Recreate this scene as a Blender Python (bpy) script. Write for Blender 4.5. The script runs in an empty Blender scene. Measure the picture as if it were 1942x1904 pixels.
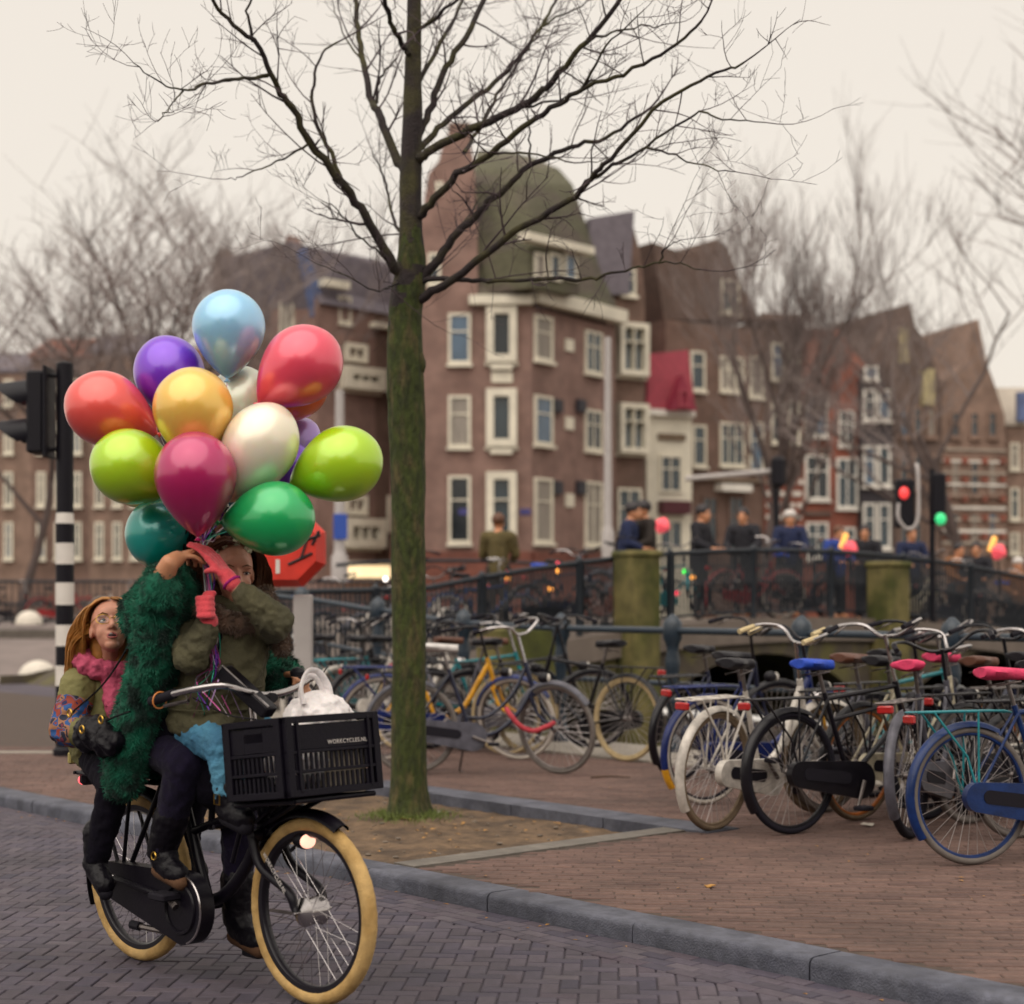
import bpy, math, random
from mathutils import Vector, Matrix, noise
sc = bpy.context.scene
R = math.radians
# ---------------------------------------------------------------- camera, sky, sun, exposure
F, CU, HV, HC = 3200.0, 971.0, 1130.0, 1.44        # focal length, centre column, horizon row (photo units), eye height (m)
cam_d = bpy.data.cameras.new('camera'); cam = bpy.data.objects.new('camera', cam_d)
sc.collection.objects.link(cam); sc.camera = cam
cam.location = (0, 0, HC); cam.rotation_euler = (R(90), 0, 0)
cam_d.sensor_width = 36; cam_d.sensor_fit = 'HORIZONTAL'; cam_d.lens = F / 1942 * 36
cam_d.shift_y = (HV - 952) / 1942
cam_d.clip_start = 0.1; cam_d.clip_end = 2000
cam_d.dof.use_dof = True; cam_d.dof.focus_distance = 7.2; cam_d.dof.aperture_fstop = 1.9; cam_d.dof.aperture_blades = 9
w = bpy.data.worlds.new('World'); sc.world = w; w.use_nodes = True
nt = w.node_tree; nt.nodes.clear()
_o = nt.nodes.new('ShaderNodeOutputWorld'); _b = nt.nodes.new('ShaderNodeBackground')
_s = nt.nodes.new('ShaderNodeTexSky'); _s.sky_type = 'NISHITA'; _s.sun_disc = False
SUN_EL, SUN_AZ = R(58), R(-160)                    # azimuth from +Y (away from the camera): broad soft glow high behind the camera
_s.sun_elevation = SUN_EL; _s.sun_rotation = SUN_AZ; _s.dust_density = 6; _s.air_density = 1.2
_m = nt.nodes.new('ShaderNodeMix'); _m.data_type = 'RGBA'; _m.inputs[0].default_value = 0.9
_m.inputs[7].default_value = (6.3, 5.72, 5.0, 1)   # even cream cloud deck
nt.links.new(_s.outputs[0], _m.inputs[6]); nt.links.new(_m.outputs[2], _b.inputs[0]); nt.links.new(_b.outputs[0], _o.inputs[0])
_b.inputs[1].default_value = 0.1
sun_d = bpy.data.lights.new('sun', 'SUN'); sun_d.energy = 1.5; sun_d.angle = R(90); sun_d.color = (1.0, .93, .84)
sun = bpy.data.objects.new('sun', sun_d); sc.collection.objects.link(sun)
_d = Vector((math.sin(SUN_AZ) * math.cos(SUN_EL), math.cos(SUN_AZ) * math.cos(SUN_EL), math.sin(SUN_EL)))
sun.rotation_euler = _d.to_track_quat('Z', 'Y').to_euler(); sun.location = (0, 0, 30)
sc.view_settings.view_transform = 'Standard'; sc.view_settings.look = 'None'
sc.view_settings.exposure = 0.6; sc.view_settings.gamma = 1; sc.view_settings.use_curve_mapping = False
sc.render.engine = 'CYCLES'
sc.cycles.use_denoising = True; sc.cycles.max_bounces = 5; sc.cycles.diffuse_bounces = 2; sc.cycles.glossy_bounces = 3; sc.cycles.use_adaptive_sampling = True; sc.cycles.adaptive_threshold = .02; sc.cycles.transparent_max_bounces = 12
sc.cycles.caustics_reflective = False; sc.cycles.caustics_refractive = False
C = sc.collection

# ---------------------------------------------------------------- helpers
def W(u, v, d):
    return Vector(((u - CU) * d / F, d, HC + (HV - v) * d / F))
def ST(n, t, z=0.0):                               # n: away from the road across the pavement, t: along the kerb
    return Vector((n * .750 + t * .661, n * .661 - t * .750, z))
def lin(h):
    h = h.lstrip('#'); c = [int(h[i:i+2], 16) / 255 for i in (0, 2, 4)]
    return tuple(x / 12.92 if x <= .04045 else ((x + .055) / 1.055) ** 2.4 for x in c)
_mats = {}
def mat(name, col, rough=.6, var=.15, scale=8, bump=0, bscale=60, metal=0, coat=0, spec=.5, trans=0, emit=0, cior=1.5, crough=.12, stain=None, tk=1.0, col2=None, c2scale=3, c2lo=.45, c2hi=.6, tint=None, sheen=0, sss=0, stretch=None, alpha=None, detail=6):
    """procedural surface: base colour with noise variation, an optional second colour in patches, optional per-piece tint"""
    if name in _mats: return _mats[name]
    if isinstance(col, str): col = lin(col)
    if isinstance(col2, str): col2 = lin(col2)
    m = bpy.data.materials.new(name); m.use_nodes = True; N = m.node_tree.nodes; L = m.node_tree.links
    b = N['Principled BSDF']; b.inputs['Roughness'].default_value = rough; b.inputs['Metallic'].default_value = metal
    b.inputs['Specular IOR Level'].default_value = spec; b.inputs['Coat Weight'].default_value = coat; b.inputs['Coat Roughness'].default_value = crough; b.inputs['Coat IOR'].default_value = cior
    b.inputs['Transmission Weight'].default_value = trans; b.inputs['Sheen Weight'].default_value = sheen
    if sss: b.inputs['Subsurface Weight'].default_value = sss; b.inputs['Subsurface Radius'].default_value = (.02, .01, .006)
    if alpha is not None: b.inputs['Alpha'].default_value = alpha
    tc = N.new('ShaderNodeTexCoord'); vec = tc.outputs['Object']
    if stretch:
        mp = N.new('ShaderNodeMapping'); mp.inputs['Scale'].default_value = stretch; L.new(vec, mp.inputs[0]); vec = mp.outputs[0]
    def nz(s, d=detail):
        n = N.new('ShaderNodeTexNoise'); n.inputs['Scale'].default_value = s; n.inputs['Detail'].default_value = d; L.new(vec, n.inputs['Vector']); return n
    cur = None
    if col2 is not None:
        n = nz(c2scale); r = N.new('ShaderNodeMapRange'); r.inputs[1].default_value = c2lo; r.inputs[2].default_value = c2hi; L.new(n.outputs[0], r.inputs[0])
        x = N.new('ShaderNodeMix'); x.data_type = 'RGBA'; x.inputs[6].default_value = (*col, 1); x.inputs[7].default_value = (*col2, 1)
        L.new(r.outputs[0], x.inputs[0]); cur = x.outputs[2]
    if tint:                                        # (colour list) one colour for each piece, from a per-face attribute and the object's own random
        at = N.new('ShaderNodeAttribute'); at.attribute_name = 'tint'; oi = N.new('ShaderNodeObjectInfo')
        ad = N.new('ShaderNodeMath'); ad.operation = 'ADD'; L.new(at.outputs['Fac'], ad.inputs[0]); L.new(oi.outputs['Random'], ad.inputs[1])
        fr = N.new('ShaderNodeMath'); fr.operation = 'FRACT'; L.new(ad.outputs[0], fr.inputs[0])
        cr = N.new('ShaderNodeValToRGB'); cr.color_ramp.interpolation = 'LINEAR'
        cols = [tuple(x * tk for x in lin(c)) for c in tint]
        el = cr.color_ramp.elements
        while len(el) < len(cols): el.new(.5)
        for i, c in enumerate(cols): el[i].position = i / (len(cols) - 1); el[i].color = (*c, 1)
        L.new(fr.outputs[0], cr.inputs[0]); cur = cr.outputs[0]
    if var > 0:
        n = nz(scale); h = N.new('ShaderNodeMapRange'); h.inputs[1].default_value = .3; h.inputs[2].default_value = .7
        h.inputs[3].default_value = 1 - var; h.inputs[4].default_value = 1 + var; L.new(n.outputs[0], h.inputs[0])
        x = N.new('ShaderNodeMix'); x.data_type = 'RGBA'; x.blend_type = 'MULTIPLY'; x.inputs[0].default_value = 1
        if cur: L.new(cur, x.inputs[6])
        else: x.inputs[6].default_value = (*col, 1)
        L.new(h.outputs[0], x.inputs[7]); cur = x.outputs[2]
        rr = N.new('ShaderNodeMapRange'); rr.inputs[3].default_value = max(0, rough - .1); rr.inputs[4].default_value = min(1, rough + .1); L.new(n.outputs[0], rr.inputs[0]); L.new(rr.outputs[0], b.inputs['Roughness'])
    if stain:                                       # broad dirt and wear over neighbouring pieces, laid out in the place itself
        ge = N.new('ShaderNodeNewGeometry'); n = N.new('ShaderNodeTexNoise'); n.inputs['Scale'].default_value = stain[0]; n.inputs['Detail'].default_value = 5; n.inputs['Roughness'].default_value = .65; L.new(ge.outputs['Position'], n.inputs['Vector'])
        h = N.new('ShaderNodeMapRange'); h.inputs[1].default_value = .32; h.inputs[2].default_value = .62; h.inputs[3].default_value = 1 - stain[1]; h.inputs[4].default_value = 1.06; L.new(n.outputs[0], h.inputs[0])
        x = N.new('ShaderNodeMix'); x.data_type = 'RGBA'; x.blend_type = 'MULTIPLY'; x.inputs[0].default_value = 1
        if cur: L.new(cur, x.inputs[6])
        else: x.inputs[6].default_value = (*col, 1)
        L.new(h.outputs[0], x.inputs[7]); cur = x.outputs[2]
    if cur: L.new(cur, b.inputs['Base Color'])
    else: b.inputs['Base Color'].default_value = (*col, 1)
    if bump:
        n = nz(bscale, 5); bp = N.new('ShaderNodeBump'); bp.inputs['Strength'].default_value = bump; bp.inputs['Distance'].default_value = .02
        L.new(n.outputs[0], bp.inputs['Height']); L.new(bp.outputs[0], b.inputs['Normal'])
    if emit:
        b.inputs['Emission Color'].default_value = (*col, 1); b.inputs['Emission Strength'].default_value = emit
    _mats[name] = m; return m

class MB:
    """collects shapes; build() links them as one mesh object"""
    def __init__(s): s.v = []; s.f = []; s.t = []; s.mi = []; s.cm = 0; s.ct = 0.0; s.attr = False
    def add(s, vs, fs, M=None):
        o = len(s.v)
        s.v.extend([tuple(M @ Vector(p)) for p in vs] if M is not None else [tuple(p) for p in vs])
        for f in fs: s.f.append([i + o for i in f]); s.t.append(s.ct); s.mi.append(s.cm)
        return s
    def box(s, c, d, M=None, taper=1.0):
        x, y, z = d[0] / 2, d[1] / 2, d[2] / 2; k = taper
        vs = [(-x,-y,-z),(x,-y,-z),(x,y,-z),(-x,y,-z),(-x*k,-y*k,z),(x*k,-y*k,z),(x*k,y*k,z),(-x*k,y*k,z)]
        T = Matrix.Translation(c)
        if M is not None: T = M @ T
        return s.add(vs, [(3,2,1,0),(4,5,6,7),(0,1,5,4),(1,2,6,5),(2,3,7,6),(3,0,4,7)], T)
    def cbox(s, c, d, b, M=None):                   # box with chamfered edges (superellipse style rounding of 3 rings)
        x, y, z = d[0] / 2, d[1] / 2, d[2] / 2
        def ring(i, zz): return [(-x+i,-y,zz),(x-i,-y,zz),(x,-y+i,zz),(x,y-i,zz),(x-i,y,zz),(-x+i,y,zz),(-x,y-i,zz),(-x,-y+i,zz)]
        def ringi(zz): return [(-x+b*1.5,-y+b,zz),(x-b*1.5,-y+b,zz),(x-b,-y+b*1.5,zz),(x-b,y-b*1.5,zz),(x-b*1.5,y-b,zz),(-x+b*1.5,y-b,zz),(-x+b,y-b*1.5,zz),(-x+b,-y+b*1.5,zz)]
        vs = ringi(-z) + ring(b, -z+b) + ring(b, z-b) + ringi(z); fs = [tuple(range(7,-1,-1)), tuple(range(24,32))]
        for k in range(3):
            for i in range(8): fs.append((k*8+i, k*8+(i+1)%8, (k+1)*8+(i+1)%8, (k+1)*8+i))
        T = Matrix.Translation(c)
        if M is not None: T = M @ T
        return s.add(vs, fs, T)
    def tube(s, pts, r, n=8, cap=True, closed=False, M=None, flat=1.0):
        P = [Vector(p) for p in pts]; k = len(P)
        rs = [r] * k if not hasattr(r, '__len__') else list(r)
        T = []
        for i in range(k):
            a = P[(i-1) % k] if (closed or i > 0) else P[i]; b = P[(i+1) % k] if (closed or i < k-1) else P[i]
            d = b - a; T.append(d.normalized() if d.length > 1e-9 else Vector((0,0,1)))
        u = T[0].orthogonal().normalized()
        if abs(T[0].z) < .9: u = (Vector((0,0,1)) - T[0] * T[0].z).normalized()
        vs = []; fs = []
        for i in range(k):
            u = (u - T[i] * u.dot(T[i])); u = u.normalized() if u.length > 1e-6 else T[i].orthogonal().normalized()
            w_ = T[i].cross(u)
            for j in range(n):
                a = 2 * math.pi * j / n; vs.append(P[i] + (u * math.cos(a) * flat + w_ * math.sin(a)) * rs[i])
        m = k if closed else k - 1
        for i in range(m):
            for j in range(n):
                a = i*n; b = ((i+1) % k)*n; fs.append((a+j, a+(j+1)%n, b+(j+1)%n, b+j))
        if cap and not closed:
            fs.append(tuple(range(n-1,-1,-1))); fs.append(tuple(range((k-1)*n, k*n)))
        return s.add(vs, fs, M)
    def lathe(s, prof, n=16, M=None):
        vs = []; fs = []
        for r, z in prof:
            for j in range(n):
                a = 2*math.pi*j/n; vs.append((r*math.cos(a), r*math.sin(a), z))
        for i in range(len(prof)-1):
            for j in range(n): fs.append((i*n+j, i*n+(j+1)%n, (i+1)*n+(j+1)%n, (i+1)*n+j))
        if prof[0][0] > 1e-5: fs.append(tuple(range(n-1,-1,-1)))
        if prof[-1][0] > 1e-5: fs.append(tuple(range((len(prof)-1)*n, len(prof)*n)))
        return s.add(vs, fs, M)
    def ell(s, c, r, n=12, m=8, M=None):
        if not hasattr(r, '__len__'): r = (r, r, r)
        T = Matrix.Translation(c) @ (M if M is not None else Matrix()) @ Matrix.Diagonal((*r, 1))
        vs = [(0,0,-1)]; fs = []
        for i in range(1, m):
            p = -math.pi/2 + math.pi*i/m
            for j in range(n):
                a = 2*math.pi*j/n; vs.append((math.cos(p)*math.cos(a), math.cos(p)*math.sin(a), math.sin(p)))
        vs.append((0,0,1)); e = len(vs)-1
        for j in range(n):
            fs.append((0, 1+(j+1)%n, 1+j)); fs.append((e, e-n+j, e-n+(j+1)%n))
        for i in range(m-2):
            for j in range(n): a = 1+i*n; fs.append((a+j, a+(j+1)%n, a+n+(j+1)%n, a+n+j))
        return s.add(vs, fs, T)
    def cap(s, p0, p1, r0, r1, n=12):               # tapered capsule, closed
        p0, p1 = Vector(p0), Vector(p1); d = p1 - p0; ln = d.length or 1e-6
        prof = [(0.0001, -r0)] + [(r0*math.sin(a), -r0*math.cos(a)) for a in (R(35), R(65), R(90))] + [(r1, ln)] + [(r1*math.sin(a), ln + r1*math.cos(a)) for a in (R(65), R(35))] + [(0.0001, ln + r1)]
        M = Matrix.Translation(p0) @ d.to_track_quat('Z', 'Y').to_matrix().to_4x4()
        return s.lathe(prof, n, M)
    def torus(s, Rm, r, n=32, m=8, M=None, flat=1.0):
        vs = []; fs = []
        for i in range(n):
            a = 2*math.pi*i/n
            for j in range(m):
                b = 2*math.pi*j/m; q = Rm + r*math.cos(b); vs.append((q*math.cos(a), r*flat*math.sin(b), q*math.sin(a)))
        for i in range(n):
            for j in range(m): fs.append((i*m+j, ((i+1)%n)*m+j, ((i+1)%n)*m+(j+1)%m, i*m+(j+1)%m))
        return s.add(vs, fs, M)                     # axis is local Y, centre at origin
    def prism(s, poly, h, M=None):                  # 2D polygon in local XY, extruded +Z by h
        n = len(poly); vs = [(p[0], p[1], 0) for p in poly] + [(p[0], p[1], h) for p in poly]
        fs = [tuple(range(n-1,-1,-1)), tuple(range(n, 2*n))] + [(i, (i+1)%n, n+(i+1)%n, n+i) for i in range(n)]
        return s.add(vs, fs, M)
    def grid(s, rows, M=None, closed=False):        # rows of points -> quads
        n = len(rows[0]); vs = [p for r in rows for p in r]; fs = []
        for i in range(len(rows)-1):
            for j in range(n if closed else n-1): fs.append((i*n+j, i*n+(j+1)%n, (i+1)*n+(j+1)%n, (i+1)*n+j))
        return s.add(vs, fs, M)
    def mesh(s, name, mats, smooth=True):
        me = bpy.data.meshes.new(name); me.from_pydata(s.v, [], s.f)
        for m_ in (mats if isinstance(mats, (list, tuple)) else [mats]): me.materials.append(m_)
        if smooth: me.polygons.foreach_set('use_smooth', [True] * len(me.polygons))
        if any(s.mi): me.polygons.foreach_set('material_index', s.mi)
        if s.attr:
            a = me.attributes.new('tint', 'FLOAT', 'FACE'); a.data.foreach_set('value', s.t)
        if smooth: me.set_sharp_from_angle(angle=R(42))
        me.validate(); me.update(); return me
    def build(s, name, mats, parent=None, smooth=True):
        return link(name, s.mesh(name, mats, smooth), parent)
def link(name, me, parent=None, loc=None):
    o = bpy.data.objects.new(name, me); C.objects.link(o)
    if parent is not None: o.parent = parent
    if loc is not None: o.location = loc
    return o
def empty(name, loc=(0,0,0), rz=0, parent=None):
    o = bpy.data.objects.new(name, None); C.objects.link(o); o.location = loc; o.rotation_euler = (0,0,rz); o.empty_display_size = .1
    if parent is not None: o.parent = parent
    return o
def tag(o, label=None, cat=None, group=None, kind=None):
    if label: o['label'] = label
    if cat: o['category'] = cat
    if group: o['group'] = group
    if kind: o['kind'] = kind
    return o
def copy_tree(o, parent=None):
    c = o.copy(); C.objects.link(c); c.parent = parent
    for ch in list(o.children): copy_tree(ch, c)
    return c
def spline(pts, k=6):                               # Catmull-Rom through points
    P = [Vector(p) for p in pts]; P = [P[0]*2 - P[1]] + P + [P[-1]*2 - P[-2]]; out = []
    for i in range(1, len(P)-2):
        for j in range(k):
            t = j / k; a, b, c, d = P[i-1:i+3]
            out.append(.5*((2*b) + (c-a)*t + (2*a-5*b+4*c-d)*t*t + (3*b-a-3*c+d)*t**3))
    out.append(P[-2]); return out
def lerp(a, b, t): return a + (b - a) * t
def aim(d): return Vector(d).to_track_quat('Z', 'Y').to_matrix().to_4x4()
_tmp = bpy.data.scenes.new('tmp_eval')
def remesh(mb, name, mats, voxel=.012, smooth=4, wr=0, wscale=9, fac=.5, smat=None):
    """one continuous skin around all collected shapes; wr adds cloth folds (m)"""
    o = bpy.data.objects.new('t', mb.mesh('t', [], False)); _tmp.collection.objects.link(o)
    r = o.modifiers.new('r', 'REMESH'); r.mode = 'VOXEL'; r.voxel_size = voxel
    if smooth: sm = o.modifiers.new('s', 'SMOOTH'); sm.factor = fac; sm.iterations = smooth
    vl = _tmp.view_layers[0]; vl.update(); dg = vl.depsgraph; dg.update()
    me = bpy.data.meshes.new_from_object(o.evaluated_get(dg)); me.name = name
    old = o.data; _tmp.collection.objects.unlink(o); bpy.data.objects.remove(o); bpy.data.meshes.remove(old)
    me.materials.clear()
    for m_ in (mats if isinstance(mats, (list, tuple)) else [mats]): me.materials.append(m_)
    me.polygons.foreach_set('use_smooth', [True] * len(me.polygons))
    if wr:
        off = [v.co + v.normal * wr * (1.5 * (.28 - abs(noise.noise(v.co * wscale))) + .8 * (.25 - abs(noise.noise(v.co * wscale * 2.1 + Vector((7, 3, 1))))) + .25 * noise.noise(v.co * wscale * 5)) for v in me.vertices]
        for v, c in zip(me.vertices, off): v.co = c
    if smat:
        for p in me.polygons: p.material_index = smat(p.center)
    me.update(); return me
random.seed(4)
# ---------------------------------------------------------------- ground, road, pavement, canal
PZ = .08                                             # pavement height above the road
M_sand = mat('joint_sand', '#4a3d36', .95, .3, 30)
M_road = mat('road_brick', '#8a7468', .7, .2, 22, .35, 160, stain=(.9, .35), tk=.72, tint=['#534c5a', '#5f5662', '#4b434f', '#605660', '#574f5e', '#453f50', '#665d66', '#544855'])
M_pave = mat('pavement_brick', '#8a6a54', .85, .2, 22, .35, 160, stain=(1.1, .35), tk=.93, tint=['#6b534b', '#715850', '#604a44', '#6c544c', '#68524b', '#745b52', '#685048', '#5c4641'])
M_asph = mat('asphalt', '#4d464f', .9, .15, 5, .3, 200, col2='#575057', c2scale=1.2, stain=(.5, .2))
M_kerb = mat('kerb_granite', '#5b5d69', .7, .22, 26, .4, 120, col2='#484a56', c2scale=5, stain=(2.2, .35))
M_stone = mat('pale_stone', '#8f877d', .8, .18, 18, .3, 80)
M_dirt = mat('dirt', '#6d5843', .98, .3, 18, .8, 55, col2='#4f3f30', c2scale=4, c2lo=.42, c2hi=.62)
M_far = mat('far_ground', '#6b6058', .95, .2, 1.5)
M_water = mat('canal_water', '#1d2220', .35, .1, 1, .6, 3, spec=.3)
M_wall = mat('quay_wall_brick', '#33291f', .9, .3, 6, .4, 30)
g = MB()
for a in (((-90, -140), (10.96, 120)), ((26, -140), (260, 120)), ((10.96, -140), (26, -18))):
    (n0, t0), (n1, t1) = a; g.add([ST(n0, t0, -.03), ST(n1, t0, -.03), ST(n1, t1, -.03), ST(n0, t1, -.03)], [(3, 2, 1, 0)])
tag(g.build('ground', M_far, smooth=False), kind='structure')
wt = MB(); wt.add([ST(10.9, -40, -1.15), ST(27, -40, -1.15), ST(27, 60, -1.15), ST(10.9, 60, -1.15)], [(3, 2, 1, 0)])
tag(wt.build('canal_water', M_water, smooth=False), kind='structure')
qw = MB()
for n0, n1 in ((10.6, 10.955), (26.0, 26.4)):
    qw.prism([ST(n0, -20)[:2], ST(n1, -20)[:2], ST(n1, 60)[:2], ST(n0, 60)[:2]], 2.0, Matrix.Translation((0, 0, -2.02)))
tag(qw.build('quay_wall', M_wall, smooth=False), kind='structure')
# road bed and brick paving
road = MB(); road.add([ST(-40, -70, -.0065), ST(5.02, -70, -.0065), ST(5.02, 40, -.0065), ST(-40, 40, -.0065)], [(0, 3, 2, 1)])
road = tag(road.build('road', mat('road_joint', '#38323b', .95, .3, 30), smooth=False), kind='structure')
pv = MB(); pv.add([ST(5.25, -13.9, PZ - .006), ST(10.0, -13.9, PZ - .006), ST(10.0, 40, PZ - .006), ST(5.25, 40, PZ - .006)], [(0, 3, 2, 1)])
# raise hole for the planting pit: sheet in strips
PIT = (5.27, 7.22, -9.75, -6.83)                      # n0, n1, t0, t1
pv = MB()
def sheet(m, n0, n1, t0, t1, z): m.add([ST(n0, t0, z), ST(n1, t0, z), ST(n1, t1, z), ST(n0, t1, z)], [(0, 3, 2, 1)])
sheet(pv, 5.1, 10.4, -40, PIT[2], PZ - .0045); sheet(pv, 5.1, 10.4, PIT[3], 40, PZ - .0045); sheet(pv, PIT[1], 10.4, PIT[2], PIT[3], PZ - .0045)
pave = tag(pv.build('pavement', M_sand, smooth=False), kind='structure')
def brick_vf(l, w_, h=.05, ch=.004, gap=.0028):
    x, y = l/2 - gap, w_/2 - gap
    vs = [(-x,-y,-h),(x,-y,-h),(x,y,-h),(-x,y,-h),(-x,-y,-ch),(x,-y,-ch),(x,y,-ch),(-x,y,-ch),(-x+ch,-y+ch,0),(x-ch,-y+ch,0),(x-ch,y-ch,0),(-x+ch,y-ch,0)]
    fs = [(8,9,10,11)] + [(i,(i+1)%4,4+(i+1)%4,4+i) for i in range(4)] + [(4+i,4+(i+1)%4,8+(i+1)%4,8+i) for i in range(4)]
    return vs, fs
def lay(bricks, l, w_, parent, m, z):
    """the 300 bricks that show largest are parts of their own, the rest one joined part"""
    vs, fs = brick_vf(l, w_); me = MB().add(vs, fs).mesh('brick', m, False)
    zk = lambda b: .004 if len(b) > 3 else 0.0
    def size(b): return b[1] + (0 if abs(b[0]) < b[1] * .33 else 50) + (0 if b[1] > 6.0 else 40)
    bricks.sort(key=size); rest = MB(); rest.attr = True
    for i, b_ in enumerate(bricks):
        x, y, a = b_[:3]; dz = z + zk(b_) + random.uniform(-.002, .0015); M = Matrix.Translation((x, y, dz)) @ Matrix.Rotation(a + random.gauss(0, .006), 4, 'Z') @ Matrix.Rotation(random.gauss(0, .006), 4, 'X')
        if i < 300:
            o = link('brick', me, parent); o.matrix_world = M
        else:
            rest.ct = random.random(); rest.add(vs, fs, M)
    o = rest.build('brick_paving', m, parent, False); tag(o, kind='stuff')
A = math.atan2(-.750, .661) + R(45)
e1 = Vector((math.cos(A), math.sin(A))); e2 = Vector((-e1.y, e1.x)); bl = []; cw = .072
for i in range(-210, 330):
    for j in range(-84, 84):
        o = (i + 2*j, i - 2*j)
        for (cx_, cy_, rot) in ((1, .5, 0), (.5, 2, math.pi/2)):
            p = e1 * ((o[0] + cx_) * cw) + e2 * ((o[1] + cy_) * cw)
            if 4.6 < p.y < 15 and abs(p.x) < p.y * .40 + .5 and p.x * .75 + p.y * .661 < 4.82: bl.append((p.x, p.y, A + rot))
tk = math.atan2(-.750, .661)
for r_ in range(4):
    for k in range(-110, 30):
        p = ST(4.965 - r_ * .072, k * .144 + .072 * (r_ % 2))
        if 4.0 < p.y < 15 and abs(p.x) < p.y * .40 + .5: bl.append((p.x, p.y, tk, 1))
lay(bl, .144, .072, road, M_road, 0)
bl = []
for r_ in range(-20, 260):
    for k in range(-60, 60):
        p = e1 * ((k + .5 * (r_ % 2)) * .2 + .03 * math.sin(r_)) + e2 * (r_ * .062)
        n_ = p.x * .75 + p.y * .661; t_ = p.x * .661 - p.y * .75
        if 5.235 < n_ < 9.9 and 4.6 < p.y < 15.3 and abs(p.x) < p.y * .38 + .4:
            if PIT[0] - .3 < n_ < PIT[1] + .33 and PIT[2] - .22 < t_ < PIT[3] + .22: continue
            bl.append((p.x, p.y, A))
lay(bl, .2, .062, pave, M_pave, PZ)
# kerb of granite blocks along the road
kerb = tag(empty('kerb'), kind='structure')
def block(l, prof):                                    # profile in (n, z), extruded along t
    vs = [(0, p[0], p[1]) for p in prof] + [(l, p[0], p[1]) for p in prof]; n = len(prof)
    return vs, [tuple(range(n)), tuple(range(2*n-1, n-1, -1))] + [(i, n+i, n+(i+1)%n, (i+1)%n) for i in range(n)]
KM = Matrix(((.661, .750, 0, 0), (-.750, .661, 0, 0), (0, 0, 1, 0), (0, 0, 0, 1)))   # local x along t, y along n
ts = [-6.79 + .93 * k for k in range(-14, 12)]
for k, t_ in enumerate(ts):
    l = .93 - .009; z = PZ + .004 + random.uniform(-.004, .004)
    prof = [(5.015, -.06), (5.212, -.06), (5.212, z - .004), (5.204, z), (5.045, z), (5.03, z - .004), (5.02, z - .014), (5.016, z - .028)]
    vs, fs = block(l, prof); m = MB(); m.add(vs, fs, KM @ Matrix.Translation((t_, random.uniform(-.004, .004), 0)))
    m.build('kerb_stone', M_kerb, kerb)
# planting pit: earth, edging blocks
pe = tag(empty('planting_pit_edging'), 'grey stone edging blocks round the bare earth under the tree', 'edging')
for n0, n1, t0, t1, nb in ((7.22, 7.5, -9.9, -6.5, 4), (5.22, 7.21, -6.83, -6.66, 2), (5.22, 7.21, -9.92, -9.76, 2)):
    for k in range(nb):
        m = MB()
        if n1 - n0 < .5: a0, a1 = lerp(t0, t1, k/nb), lerp(t0, t1, (k+1)/nb) - .008; m.box(((a0+a1)/2, (n0+n1)/2, PZ - .05), (a1-a0, n1-n0, .116), KM)
        else: a0, a1 = lerp(n0, n1, k/nb), lerp(n0, n1, (k+1)/nb) - .006; m.box(((t0+t1)/2, (a0+a1)/2, PZ - .05), (t1-t0, a1-a0, .112), KM)
        m.build('edging_stone', M_kerb if n0 > 7 else mat('worn_edging', '#6f6962', .8, .2, 18, .3, 80, stain=(2.5, .3)), pe, False)
d = MB(); rows = []
for i in range(40):
    n_ = lerp(PIT[0] - .06, PIT[1] + .01, i/39); row = []
    for j in range(60):
        t_ = lerp(PIT[2], PIT[3], j/59); q = ST(n_, t_); dist = (q - ST(6.545, -8.41)).length
        row.append((q.x, q.y, .018 + .012 * noise.noise(q * 3) + .01 * noise.noise(q * 9) + .05 * max(0, 1 - dist / .55) ** 1.5))
    rows.append(row)
d.grid(rows); tag(d.build('earth', M_dirt), kind='structure')
# litter, stones, leaves and a stick on the pit and the pavement
M_leaf = mat('dead_leaf', '#a5793d', .8, .3, 30); M_paper = mat('litter_paper', '#c9c0b4', .8, .1); M_redp = mat('litter_red', '#9d2b33', .6, .1)
def scrap(name, label, cat, n_, t_, z, r, m, k=6, grp=None):
    b = MB(); q = ST(n_, t_, z); ps = [(q.x + r * random.uniform(.5, 1) * math.cos(a), q.y + r * random.uniform(.4, 1) * math.sin(a), z + random.uniform(.002, r * .35)) for a in [2*math.pi*i/k for i in range(k)]]
    b.add(ps + [(q.x, q.y, z + r * .3)] + [(p[0], p[1], p[2] - .004) for p in ps], [(i, (i+1) % k, k) for i in range(k)] + [(k+1+i, k+1+(i+1) % k, (i+1) % k, i) for i in range(k)])
    return tag(b.build(name, m), label, cat, grp)
st = MB(); random.seed(8)
for i in range(120):
    n_, t_ = random.uniform(5.3, 7.15), random.uniform(-9.6, -6.9); q = ST(n_, t_); r_ = random.choice((.004, .006, .009, .014))
    st.ell((q.x, q.y, .02 + .05 * max(0, 1 - (q - ST(6.545, -8.41)).length / .55) ** 1.5 + r_ * .3), (r_ * 1.3, r_, r_ * .6), 6, 4)
tag(st.build('pebbles', mat('pebble', '#6f6459', .9, .3, 20)), 'small pebbles and crumbs scattered over the bare earth', 'pebbles', kind='stuff')
lv = MB()
for i in range(60):
    n_, t_ = random.uniform(5.3, 7.15), random.uniform(-9.6, -6.9); q = ST(n_, t_, .032 + .05 * max(0, 1 - (ST(n_, t_) - ST(6.545, -8.41)).length / .55) ** 1.5); a = random.uniform(0, 6); s_ = random.uniform(.015, .03)
    lv.add([(-s_, 0, 0), (0, -s_*.5, .004), (s_, 0, .002), (0, s_*.5, .006)], [(0, 1, 2, 3)], Matrix.Translation(q) @ Matrix.Rotation(a, 4, 'Z'))
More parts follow.
